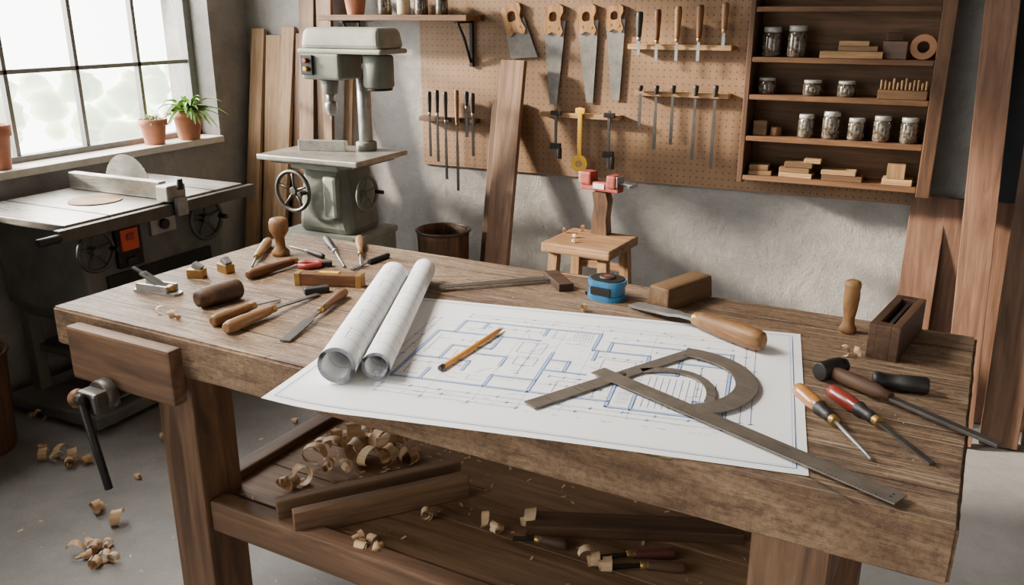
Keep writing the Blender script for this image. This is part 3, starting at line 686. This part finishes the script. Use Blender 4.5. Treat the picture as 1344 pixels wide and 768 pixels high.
# ---------------------------------------------------------------- table saw
SZ=.80
ts=thing('table_saw','old cast-iron cabinet table saw with grey body beside the window','table saw',T(-2.84,2.27,0))
b=B(); b.box((0,0,SZ-.0125),(.56,.84,.025),'castiron',bev=.003)
for y in (.26,-.24): b.box((0,y,SZ+.0004),(.56,.010,.0010),'iron',bev=0)
b.obj('tabletop',ts)
b=B(); b.lathe([(.095,0),(.095,.003)],'pale',T(.03,-.09,SZ+.0012),40); b.obj('throat_insert',ts,label='round pale wooden insert')
b=B(); b.box((.295,0,SZ-.03),(.03,.92,.045),'steeld',bev=.004); b.obj('fence_rail',ts)
b=B(); b.box((-.01,.045,SZ+.035),(.50,.035,.065),'castiron',bev=.004); b.obj('fence',ts)
b=B(); b.box((.28,.045,SZ+.03),(.06,.09,.06),'steel',bev=.006); b.box((.325,.045,SZ-.02),(.02,.05,.07),'steel',bev=.004); b.cyl((.33,.045,SZ+.045),(.33,.045,SZ+.085),.012,'black'); b.obj('fence_head',ts)
b=B(); pts=[]
for k in range(144): a=2*math.pi*k/144; r=.127 if k%3 else .130; pts.append((r*math.cos(a),r*math.sin(a)))
b.prism(pts,-.0012,.0012,'bladeg',T(-.07,.15,SZ+.005)@R(90,'X')); b.obj('blade',ts)
b=B(); b.box((-.0,0,.60),(.46,.66,.34),'sawbody',bev=.015); b.box((0,0,.41),(.42,.60,.06),'sawbody',bev=.01,taper=(1.08,1.08)); b.obj('body',ts)
for sx in (-1,1):
    for sy_ in (-1,1):
        b=B(); b.box((.0,0,.2),(.05,.05,.40),'sawbody',bev=.004); b.obj('leg',ts,T(sx*.19,sy_*.28,0))
b=B(); b.box((0,0,.045),(.50,.78,.05),'sawbody',bev=.01); b.box((0,0,.24),(.38,.56,.03),'sawbody'); b.obj('base',ts)
def handwheel(parent,Mx,r,mat,name='handwheel'):
    w=bpy.data.objects.new(name,None); w.empty_display_size=.03; SC.objects.link(w); w.parent=parent; w.matrix_basis=Mx
    b=B(); b.tube([(r*math.cos(2*math.pi*k/32),r*math.sin(2*math.pi*k/32),.03) for k in range(32)],r*.11,mat,n=8,closed=True)
    for k in range(5):
        a=2*math.pi*k/5+.3; b.tube([(0,0,.02),(r*.5*math.cos(a),r*.5*math.sin(a),.024),(r*math.cos(a),r*math.sin(a),.03)],r*.07,mat)
    b.cyl((0,0,0),(0,0,.035),r*.2,mat); b.obj('rim',w)
    b=B(); b.cyl((r*.8,0,.035),(r*.8,0,.075),r*.12,'black'); b.obj('crank_handle',w)
    return w
XP=basis(Vector((0,1,0)),Vector((0,0,1)),Vector((1,0,0)))
def face(y,z,x=.232): return T(x,y,z)@XP
handwheel(ts,face(-.30,.68,.235),.07,'steeld'); handwheel(ts,face(.22,.69,.235),.08,'steeld')
b=B(); b.box((.24,-.145,.665),(.025,.11,.16),'iron',bev=.006); b.box((.256,-.15,.69),(.012,.075,.08),'orange',bev=.004); b.box((.264,-.15,.70),(.008,.03,.025),'red',bev=.003); b.box((.256,-.15,.61),(.012,.04,.025),'black',bev=.004); b.obj('switch_box',ts)
b=B(); b.box((.238,.02,.71),(.02,.12,.07),'steel',bev=.003); b.cyl((.24,.02,.71),(.262,.02,.71),.02,'black'); b.obj('tilt_gauge',ts)
b=B(); b.cyl((.31,-.46,SZ-.03),(.31,-.54,SZ-.03),.014,'black'); b.obj('rail_lock_knob',ts)
b=B(); b.box((.237,-.0,.52),(.01,.5,.1),'iron',bev=.003); b.obj('motor_cover',ts)
def bucket(name,label,p,r,h,mat,rimm):
    t=thing(name,label,'bin',T(p))
    b=B(); b.lathe([(r*.82,0),(r*.85,.01),(r*.97,h-.03),(r,h),(r*.94,h),(r*.92,h-.03),(r*.8,.02),(.001,.02)],mat,n=32,cap=False); b.obj('body',t)
    b=B(); b.tube([(r*math.cos(2*math.pi*k/32),r*math.sin(2*math.pi*k/32),h) for k in range(32)],.006,rimm,closed=True); b.obj('rim',t)
bucket('waste_bin','dark brown round waste bin on the concrete floor',Vector((-2.90,1.62,0)),.15,.36,'bin','oakdark')
bucket('bucket','tall brown metal-rimmed bin standing against the wall',Vector((-1.90,3.20,0)),.118,.56,'bin','steeld')
# ---------------------------------------------------------------- drill press
dp=thing('drill_press','grey-green floor drill press with work table and handwheels','drill press',T(-2.33,3.0,0))
b=B(); b.box((0,0,.27),(.40,.36,.54),'greenm',bev=.02); b.box((0,0,.55),(.41,.37,.03),'greenm',bev=.01); b.box((0,0,.02),(.44,.40,.04),'greend'); b.obj('base_cabinet',dp)
b=B(); b.box((.01,.02,.72),(.30,.25,.33),'greend',bev=.06,taper=(.70,.9)); b.box((.01,.0,.86),(.25,.28,.03),'greenm',bev=.01); b.box((.07,-.105,.73),(.07,.04,.18),'greenm',bev=.015); b.obj('pedestal',dp)
b=B(); b.box((0,.01,.89),(.52,.38,.024),'castiron',bev=.006); b.box((0,.01,.872),(.44,.3,.02),'greend',bev=.006); b.obj('work_table',dp)
b=B(); b.box((-.06,.02,.925),(.22,.03,.045),'castiron',bev=.003,rot=R(14,'Z')); b.obj('table_fence',dp)
b=B(); b.cyl((.10,.12,.9),(.10,.12,1.25),.03,'steel'); b.cyl((.10,.12,.9),(.10,.12,.94),.045,'greend'); b.obj('column',dp)
b=B(); b.box((.125,.02,1.375),(.40,.19,.085),'greenm',bev=.03,taper=(.94,.85)); b.box((.125,.02,1.325),(.41,.20,.02),'greenm',bev=.008); b.obj('belt_cover',dp)
b=B(); b.box((.03,.0,1.265),(.20,.16,.11),'greend',bev=.02); b.cyl((.03,-.02,1.21),(.03,-.02,1.15),.038,'greend',.030); b.obj('head',dp)
b=B(); b.cyl((.25,.02,1.18),(.25,.02,1.31),.063,'greend',n=28); b.cyl((.25,.02,1.17),(.25,.02,1.18),.055,'iron'); b.obj('motor',dp)
b=B(); b.cyl((.03,-.02,1.15),(.03,-.02,1.12),.018,'steel'); b.lathe([(.012,0),(.02,.012),(.026,.03),(.026,.05),(.02,.06)],'steel',T(.03,-.02,1.06)); b.cyl((.03,-.02,1.03),(.03,-.02,1.06),.005,'steeld'); b.obj('chuck',dp)
b=B(); b.box((-.03,-.085,1.27),(.06,.012,.08),'iron',bev=.003); b.cyl((-.03,-.09,1.288),(-.03,-.105,1.288),.010,'red'); b.cyl((-.03,-.09,1.255),(-.03,-.105,1.255),.010,'yellow'); b.obj('control_panel',dp)
YM=basis(Vector((1,0,0)),Vector((0,0,1)),Vector((0,-1,0)))
handwheel(dp,T(-.10,-.12,.75)@YM,.085,'steeld')
handwheel(dp,T(.16,-.02,.74)@XP,.07,'greend')
# ---------------------------------------------------------------- leaning boards
def lean(X,z,w,mat,lab,th=.022,by=None,tilt=0,Yt=None,grp='boards leaning on the wall'):
    Yt=(WY-.004) if Yt is None else Yt; by=Yt-.22 if by is None else by
    L=math.hypot(z,Yt-by); ang=math.atan2(Yt-by,z)
    b=B(); b.box((0,-th/2,L/2),(w,th,L),mat,bev=.002)
    solo(b,'board',lab,'board',T(X,by,.006)@Matrix.Rotation(-ang,4,'X')@R(tilt,'Y'),grp)
for X,z,w,m,l,Yt,by in [(-3.10,1.39,.08,'boardT','narrow tan board leaning in the corner',3.49,3.24),(-3.005,1.36,.09,'boardT','tan board leaning in the corner',3.49,3.28),(-2.91,1.40,.08,'boardT','narrow tan board leaning beside others',3.49,3.22),(-2.825,1.37,.075,'boardZ','brown narrow board leaning beside others',3.49,3.28),
    (-2.735,2.1,.085,'boardZd','tall dark board leaning on the wall',3.49,3.26),(-2.64,2.2,.085,'boardZ','tall brown board leaning on the wall',3.49,3.30),(-2.555,1.26,.05,'boardT','short narrow tan batten leaning on the wall',3.49,3.33)]:
    lean(X,z,w,m,l,by=by,Yt=Yt)
lean(-1.66,1.27,.11,'boardZ','wide brown board leaning on the pegboard',by=3.18,Yt=3.44,th=.03); lean(-1.725,1.1,.11,'boardZd','darker board leaning behind another',by=3.26,Yt=3.475)
lean(.215,2.2,.10,'boardR2','tall reddish brown plank leaning on the wall',by=3.18,Yt=3.42,tilt=-2.9)
lean(.35,1.95,.12,'boardR','wide tall dark reddish plank leaning on the wall',by=3.24,Yt=3.43,th=.03,tilt=-1)
lean(.49,2.1,.13,'boardR2','tall reddish plank leaning beside others',by=3.29,Yt=3.44,th=.03)
lean(.015,.83,.12,'boardR2','short reddish brown board leaning on the wall',by=3.3,Yt=3.47)
lean(.29,.83,.44,'boardR2','wide reddish brown panel leaning on the wall',by=3.41,Yt=3.45,th=.018)
lean(.60,2.3,.86,'wallshade','tall dark grey sheet added in place of shade on the wall',by=3.484,Yt=3.497,th=.01)  # added dark sheet; stands in for shade on the bare wall
# ---------------------------------------------------------------- pegboard + wall shelf
q0=ony(556,214,WY-.012); q1=ony(1208,272,WY-.012)
px0,px1=q0.x,q1.x; pz0=(q0.z+q1.z)/2; pzt=2.05
b=B(); b.box(((px1-px0)/2,0,(pzt-pz0)/2),(px1-px0,.008,pzt-pz0),'peg',bev=.001)
solo(b,'pegboard','brown perforated hardboard panel mounted on the wall','pegboard',T(px0,WY-.008,pz0))
PF=WY-.0121
s0=ony(416,21,3.33); s1=ony(612,18,3.33); z=(s0.z+s1.z)/2
t=thing('wall_shelf','dark wooden wall shelf on iron brackets','shelf',T(s0.x,0,z))
L=s1.x-s0.x; b=B(); b.box((L/2,3.41,-.012),(L,.16,.024),'shelf'); b.obj('plank',t)
for x in (L-.06,.12):
    b=B(); b.box((x,3.480,-.12),(.02,.012,.2),'iron'); b.tube([(x,3.474,-.2),(x,3.42,-.1),(x,3.36,-.03)],.006,'iron'); b.box((x,3.41,-.03),(.02,.13,.008),'iron',bev=.001); b.obj('bracket',t)
SHZ=z+.0005
def jar(p,r,h,lab,grp,fill='glass'):
    t=thing('jar',lab,'jar',T(p),grp)
    b=B(); b.lathe([(r*.9,0),(r,.006),(r,h*.72),(r*.86,h*.82),(r*.82,h*.86)],fill,n=24); b.obj('glass_body',t)
    b=B(); b.lathe([(r*.88,h*.82),(r*.92,h*.83),(r*.92,h*.985),(r*.84,h)],'lid',n=24); b.obj('lid',t)
    return t
def pot(p,r,h,lab,plant=None,grp=None):
    t=thing('potted_plant' if plant else 'flower_pot',lab,'plant' if plant else 'pot',T(p),grp)
    b=B(); b.lathe([(r*.68,0),(r*.7,.003),(r*.9,h*.74),(r*1.02,h*.75),(r*1.05,h),(r*.92,h),(r*.88,h*.85),(.001,h*.85)],'terra',n=28,cap=False); b.obj('pot',t)
    b=B(); b.lathe([(r*.89,h*.84),(r*.88,h*.87),(r*.3,h*.9)],'soil',n=16); b.obj('soil',t)
    rd=random.Random(int(r*10000)+3)
    if plant:
        b=B(); N=120 if plant=='fern' else 45
        for k in range(N):
            a=rd.uniform(0,6.28); L=rd.uniform(.7,1.25)*(.23 if plant=='fern' else .07); up=rd.uniform(.35,1.25); w=(.012 if plant=='fern' else .007)
            if plant=='fern' and math.cos(a)<-.2: L*=.5
            if plant=='fern' and math.sin(a)>.4: L*=.5
            n=7; vs=[];fs=[]
            for i in range(n+1):
                q=i/n; rad=L*q*math.cos(up)*.95+ (r*.1); zz=h*.88+L*q*math.sin(up)-L*.55*q*q; ww=w*math.sin(math.pi*min(1,.12+q*.86))+.0006
                cx,cyy=rad*math.cos(a),rad*math.sin(a); tx,ty=-math.sin(a),math.cos(a)
                vs+=[(cx-tx*ww,cyy-ty*ww,zz+ww*.5),(cx,cyy,zz),(cx+tx*ww,cyy+ty*ww,zz+ww*.5)]
            for i in range(n):
                for j in range(2): fs.append((i*3+j,i*3+j+1,i*3+j+4,i*3+j+3))
            b.raw(vs,fs,'leaf' if plant=='fern' else 'leaf2',smooth=True)
        b.obj('foliage',t)
p=onx(203,193,WX-.05); pot(Vector((WX-.042,p.y,SILL)),.062,.115,'small terracotta pot with grey-green succulent on the sill','succ')
p=onx(252,188,WX-.03); pot(Vector((WX-.02,p.y-.02,SILL)),.070,.135,'terracotta pot with bright green leafy fern on the sill','fern')
p=onx(5,222,WX-.05); pot(Vector((WX-.042,p.y-.02,SILL)),.06,.17,'tall plain terracotta pot on the sill')
X=lambda u,v,Y: ony(u,v,Y).x
pot(Vector((X(467,15,3.4),3.4,SHZ)),.055,.1,'terracotta pot on the wall shelf')
for u,r,h in ((505,.032,.11),(530,.03,.1),(553,.03,.1),(580,.028,.09)): jar(Vector((X(u,10,3.4),3.4,SHZ)),r,h,'glass jar on the wall shelf','jars on the wall shelf','jarlabel' if u==530 else 'glass')
# ---------------------------------------------------------------- shelf case
CF=3.33
cl=ony(975,178,CF).x; cr=ony(1240,60,CF).x
zs=[(ony(a,v1,CF).z+ony(c,v2,CF).z)/2 for a,v1,c,v2 in ((990,12,1240,4),(985,78,1222,76),(980,125,1222,132),(975,180,1215,190),(972,230,1208,247))]
cs=thing('shelf_case','open dark wooden shelf case mounted on the pegboard','shelf',T(cl,0,0))
CW=cr-cl; cd_=PF-.0005-CF; cyc=(PF-.0005+CF)/2
b=B(); b.box((0,0,0),(.02,cd_,1.9-zs[4]+.03),'caseZ'); b.obj('side_panel',cs,T(.0,cyc,(1.9+zs[4]-.03)/2))
b=B(); b.box((0,0,0),(.045,cd_+.02,1.9-zs[4]+.03),'caseZ'); b.obj('side_panel',cs,T(CW,cyc-.01,(1.9+zs[4]-.03)/2))
b=B(); b.box((0,0,0),(CW-.034,.006,1.88-zs[4]+.01),'caseback',bev=0); b.obj('back_panel',cs,T(CW/2-.006,PF-.004,(1.88+zs[4]-.01)/2))
for z in zs+[1.88]:
    b=B(); b.box(((CW-.0125)/2,cyc-.004,z-.009),(CW-.035,cd_-.010,.018),'shelf',bev=.002); b.obj('shelf_board',cs)
IY=CF+.055
def onshelf(u,k):
    return Vector((X(u,[0,70,120,175,235][k],IY),IY,zs[k]+.0005))
for u,r,h in ((1012,.034,.105),(1045,.034,.11)): jar(onshelf(u,1),r,h,'tall glass jar of hardware with metal lid','jars on the shelf case')
for u,r,h in ((1006,.032,.06),(1066,.034,.055),(1111,.032,.055)): jar(onshelf(u,2),r,h,'short glass jar with metal lid','jars on the shelf case')
for u,r,h in ((1057,.029,.085),(1090,.032,.1),(1123,.03,.08),(1157,.031,.092),(1193,.031,.09)): jar(onshelf(u,3),r,h,'medium glass jar of screws with metal lid','jars on the shelf case')
def blk(u,k,w,d,h,m,rz=0,dz=0,lab='small wooden offcut on a shelf',dy=0):
    p=onshelf(u,k); b=B(); b.box((0,0,h/2),(w,d,h),m,bev=.002); solo(b,'wood_block',lab,'wood block',T(p.x,p.y+dy,p.z+dz)@R(rz,'Z'),'offcuts on the shelf case')
blk(1118,1,.21,.06,.024,'pale'); blk(1126,1,.13,.05,.018,'oak',0,.0245); blk(1120,1,.10,.045,.016,'pale',3,.043)
blk(1178,1,.085,.055,.06,'oakdark',-20,0,'dark wooden block on a shelf'); blk(1172,1,.05,.04,.028,'oakdark',10,.061,'small dark block stacked on another')
b=B(); N=32
b.ring([(.042*math.cos(2*math.pi*k/N),.042*math.sin(2*math.pi*k/N)) for k in range(N)],[(.02*math.cos(2*math.pi*k/N),.02*math.sin(2*math.pi*k/N)) for k in range(N)],-.02,.02,'rope')
p=onshelf(1211,1); solo(b,'tape_roll','roll of tan tape standing on edge on the shelf','tape roll',T(p.x,p.y,p.z+.042)@R(90,'X'))
blk(1185,2,.16,.06,.03,'oak')
random.seed(9)
for k in range(12):
    p=onshelf(1156+k*5.4,2); h=.03+random.uniform(.012,.03); b=B(); b.cyl((0,0,0),(0,0,h-.018),.004,'pale',n=8); solo(b,'dowel','short pale dowel peg standing in a wooden block','dowel',T(p.x,p.y,p.z+.0305),'dowel pegs')
blk(998,3,.05,.04,.055,'oak')
p=onshelf(1018,3); b=B(); b.lathe([(.02,0),(.021,.003),(.021,.03),(.018,.033)],'handled'); solo(b,'wooden_cup','small round wooden cup on the shelf','cup',T(p))
random.seed(2)
for u,w,h,dz,m in [(998,.085,.018,0,'oak'),(996,.07,.02,.019,'oak'),(1045,.12,.018,0,'pale'),(1043,.11,.018,.019,'oak'),(1047,.10,.018,.038,'oak'),(1105,.14,.02,0,'oak'),(1100,.12,.016,.021,'pale'),(1178,.10,.022,0,'pale'),(1175,.06,.05,.023,'palez'),(1065,.06,.014,.057,'pale')]:
    blk(u,4,w,.07,h,m,random.uniform(-3,3),dz)
# ---------------------------------------------------------------- tools on the pegboard
def rack(u0,v0,u1,v1,lab,th=.02,d=.045):
    a=ony(u0,v0,PF-d/2); c=ony(u1,v1,PF-d/2); z=(a.z+c.z)/2; b=B(); b.box(((c.x-a.x)/2,0,0),(c.x-a.x,d,th),'pale' if u0>700 else 'oakdark',bev=.002)
    solo(b,'tool_rack',lab,'tool rack',T(a.x,PF-d/2-.0002,z)); return z
def htool(u,vt,vb,hf,r,bw,hm,d=.035,**k):
    p=ony(u,vt,PF-d); q=ony(u,vb,PF-d); L=(p-q).length
    return tool(k.pop('name','chisel'),k.pop('label','wood-handled chisel hanging in a wall rack'),k.pop('cat','chisel'),hang(p),L,L*hf,r,bw,hm=hm,lying=False,**k)
rack(826,62,962,62,'pale wooden chisel rack on the pegboard')
for u,vt,vb,hm in ((840,15,72,'black'),(864,12,80,'handled'),(891,8,80,'handle'),(920,6,80,'handled'),(953,3,62,'handle')):
    htool(u,vt,vb,.6,.014,.012,hm,d=.058,group='chisels in the upper rack',label='turned-handle chisel standing in the upper rack')
rack(835,122,958,126,'pale wooden rack holding hanging files')
for u,vb in ((841,166),(862,196),(884,190),(914,210),(940,222)):
    htool(u,112,vb,.14,.011,.013,'black',d=.0555,name='file',cat='file',label='long steel file hanging in the rack',group='files in the middle rack',bm_='steeld',ferrule=False,bt=.004)
rack(712,149,815,155,'pale wooden rack holding clamps and a wrench')
def clamp(u,vt,vb,m,lab,cat='clamp'):
    p=ony(u,vt,PF-.052); q=ony(u,vb,PF-.052); L=p.z-q.z; t=thing('bar_clamp' if cat=='clamp' else 'wrench',lab,cat,hang(p))
    if cat=='clamp':
        b=B(); b.box((L/2,0,0),(L,.012,.006),m,bev=.001); b.obj('bar',t)
        b=B(); b.box((.02,0,.0),(.02,.05,.012),'iron'); b.box((L*.75,.0,.0),(.025,.05,.014),'iron'); b.obj('jaws',t)
        b=B(); b.cyl((L*.78,.02,0),(L*1.0,.02,0),.009,'black'); b.obj('handle',t)
    else:
        b=B(); b.box((L*.38,0,0),(L*.78,.020,.009),m,bev=.003); b.box((.012,0,0),(.024,.044,.011),m,bev=.004)
        N=28; b.ring([(L*.84+.037*math.cos(2*math.pi*k/N+.3),.037*math.sin(2*math.pi*k/N+.3)) for k in range(N)],[(L*.85+.015*math.cos(2*math.pi*k/N+.3),.015*math.sin(2*math.pi*k/N+.3)) for k in range(N)],-.005,.005,m); b.obj('body',t)
clamp(730,142,208,'steeld','small dark bar clamp hanging on the rack'); clamp(762,142,228,'yellow','bright yellow ring wrench hanging on the rack','wrench'); clamp(800,145,222,'steeld','dark steel bar clamp hanging on the rack')
rack(553,154,627,160,'dark wooden rack full of hanging tools')
for u,vt,vb,hm in ((563,120,205,'black'),(573,118,212,'black'),(584,120,235,'black'),(599,118,250,'handle'),(612,120,180,'black'),(620,122,205,'black')):
    htool(u,vt,vb,.32,.011,.013,hm,d=.0555,name='screwdriver',cat='screwdriver',label='dark-handled tool hanging in the rack',group='tools in the dark rack',bm_='iron')
def handsaw(u,v,L,w1,w2,rot,lab,hs=1.0,skew=0):
    p=ony(u,v,PF-.0095); t=thing('hand_saw',lab,'saw',hang(p)@R(rot,'Z'),'hand saws on the pegboard')
    n=34; h=.075*hs; teeth=[]
    if skew:   # short wide saw: teeth along the far end edge
        P=[(h*.75,-w1/2),(L-skew,-w2/2)]
        for k in range(n+1):
            q=k/n; P.append((L-skew+skew*q+(.004 if k%2 else -.001),-w2/2+w2*q))
        P+=[(h*.75,w1/2)]
    else:
        for k in range(n+1):
            q=k/n; x=h*.75+(L-h*.75)*q; y=-w1/2+(w1-w2)/2*1.0*q; teeth.append((x,y+(.0025 if k%2 else -.001)))
        P=teeth+[(L,w2/2),(h*.75,w1/2)]
    b=B(); b.prism(P,-.0008,.0008,'sawst'); b.obj('blade',t)
    O=[(-.004,-.022),(.000,-.040),(.014,-.050),(.034,-.046),(.060,-.048),(.098,-.050),(.118,-.034),(.106,-.010),(.112,.010),(.124,.034),(.104,.048),(.072,.036),(.046,.034),(.022,.048),(.000,.046),(-.012,.026),(-.004,.008),(-.008,-.008)]
    Ii=[(.022,-.014),(.026,-.020),(.033,-.024),(.042,-.026),(.051,-.026),(.058,-.022),(.062,-.014),(.062,-.006),(.062,.002),(.060,.009),(.056,.014),(.050,.016),(.043,.016),(.035,.016),(.028,.014),(.023,.009),(.020,.002),(.020,-.006)]
    s=hs*.95
    b=B(); b.ring([(x*s,y*s*.92) for x,y in O],[(x*s,y*s*.92) for x,y in Ii],-.009,.009,'sawhandle')
    for x,y in ((.084,-.024),(.09,.020)): b.cyl((x*s,y*s,.008),(x*s,y*s,.0105),.005,'brass',n=12)
    b.obj('handle',t)
handsaw(670,8,.235,.095,.125,17,'short wide-bladed hand saw with wooden handle hanging on the pegboard',1.1,skew=.03)
handsaw(728,9,.40,.10,.035,0,'hand saw with wooden handle and tapered steel blade',1.0)
handsaw(771,9,.385,.095,.03,3,'hand saw with wooden handle and worn tapered blade',.96)
handsaw(808,9,.37,.085,.035,2,'slim hand saw with wooden handle on the pegboard',.85)
# ---------------------------------------------------------------- stool with clamp
zt=.65; c0=onz(710,318,zt); c1=onz(800,331,zt); c2=onz(825,308,zt)
mx=lay(Vector((c0.x,c0.y,0)),Vector((c1.x,c1.y,0))); Li=mx.inverted(); w=(Li@c1).x; d=(Li@c2).y
st=thing('stool','wooden work stool with splayed legs','stool',mx)
b=B(); b.box((w/2,d/2,zt-.018),(w,d,.036),'stoolw',bev=.006); b.obj('seat',st)
for x,y in ((.04,.04),(w-.04,.04),(.04,d-.04),(w-.04,d-.04)):
    b=B(); dx_=-.03 if x<w/2 else .03; dy_=-.03 if y<d/2 else .03
    vs=[(sx*.018+(dx_ if z_==0 else 0),sy_*.018+(dy_ if z_==0 else 0),z_) for z_ in (0,zt-.037) for sx,sy_ in ((-1,-1),(1,-1),(1,1),(-1,1))]
    b.raw(vs,[(3,2,1,0),(4,5,6,7),(0,1,5,4),(1,2,6,5),(2,3,7,6),(3,0,4,7)],'palez'); b.obj('leg',st,T(x,y,0))
for y in (.03,d-.03):
    for zz,dw in ((.52,.1),(.25,.06)):
        b=B(); b.box((w/2,y,zz),(w-dw,.02,.03),'stoolw'); b.obj('rail',st)
pc=onz(788,306,zt); t=thing('clamp_post','dark wooden post block standing on the stool','wood block',T(pc.x,pc.y+.0,zt))
b=B(); b.prism([(-.03,0),(.035,0),(.03,.06),(.036,.13),(.026,.165),(-.028,.165),(-.02,.12),(-.026,.05)],-.03,.03,'leg',R(90,'X')); b.obj('post',t)
t=thing('bench_clamp','faded red screw clamp gripping the wooden post','clamp',T(pc.x,pc.y+.0,zt+.1655)@R(-12,'Z'))
b=B(); b.box((0,0,.022),(.17,.045,.036),'redfade',bev=.006); b.box((-.06,0,.05),(.05,.06,.05),'redfade',bev=.008); b.box((.055,0,.045),(.04,.06,.05),'redfade',bev=.008); b.obj('body',t)
b=B(); b.box((-.0,-.0245,.024),(.05,.002,.02),'white',bev=0); b.obj('badge',t)
b=B(); b.box((-.088,0,.052),(.008,.05,.04),'steel',bev=.002); b.box((.079,0,.047),(.008,.05,.04),'steel',bev=.002); b.obj('jaw_plates',t)
b=B(); b.cyl((.075,0,.04),(.14,0,.035),.006,'steel'); b.cyl((.135,-.03,.035),(.135,.03,.035),.004,'steel'); b.obj('screw',t)
for k,(u,v) in enumerate([(740,306),(755,312),(765,303),(752,318)]): shaving(onz(u,v,zt),k,k*1.3,.55,'shavings on the stool')
# ---------------------------------------------------------------- lights
def area(name,loc,target,sx,sy_,power,col,spread=180):
    l=bpy.data.lights.new(name,'AREA'); l.shape='RECTANGLE'; l.size=sx; l.size_y=sy_; l.energy=power; l.color=col; l.spread=math.radians(spread)
    o=bpy.data.objects.new(name,l); SC.objects.link(o); o.location=loc
    d=Vector(target)-Vector(loc); o.rotation_euler=d.to_track_quat('-Z','Y').to_euler(); return o
area('window_light',(WX-.32,2.41,1.68),(0,2.0,.7),1.6,1.4,80,(1,.94,.86))
area('added_bench_light',(-2.2,1.1,2.7),(-.75,1.55,.85),1.1,1.1,44,(1,.94,.86),75)  # unseen soft lamp added under the closed ceiling to brighten the bench
s=bpy.data.lights.new('sun','SUN'); s.energy=24; s.angle=math.radians(4.5); s.color=(1,.87,.70)
so=bpy.data.objects.new('sun',s); SC.objects.link(so); so.rotation_euler=Vector((3.2,1.05,-1.15)).to_track_quat('-Z','Y').to_euler()
w=bpy.data.worlds.new('world'); bpy.context.scene.world=w; w.use_nodes=True; nt=w.node_tree; bg=nt.nodes['Background']
tc=nt.nodes.new('ShaderNodeTexCoord'); sep=nt.nodes.new('ShaderNodeSeparateXYZ'); nt.links.new(tc.outputs['Generated'],sep.inputs[0])
rp=nt.nodes.new('ShaderNodeValToRGB'); el=rp.color_ramp.elements
el[0].position=.0; el[0].color=(1,1,.97,1); el[1].position=.5; el[1].color=(.005,.0047,.0043,1)
mr=nt.nodes.new('ShaderNodeMapRange'); mr.inputs[1].default_value=-1; mr.inputs[2].default_value=1; nt.links.new(sep.outputs[0],mr.inputs[0]); nt.links.new(mr.outputs[0],rp.inputs[0])
nt.links.new(rp.outputs[0],bg.inputs[0]); bg.inputs[1].default_value=12.0
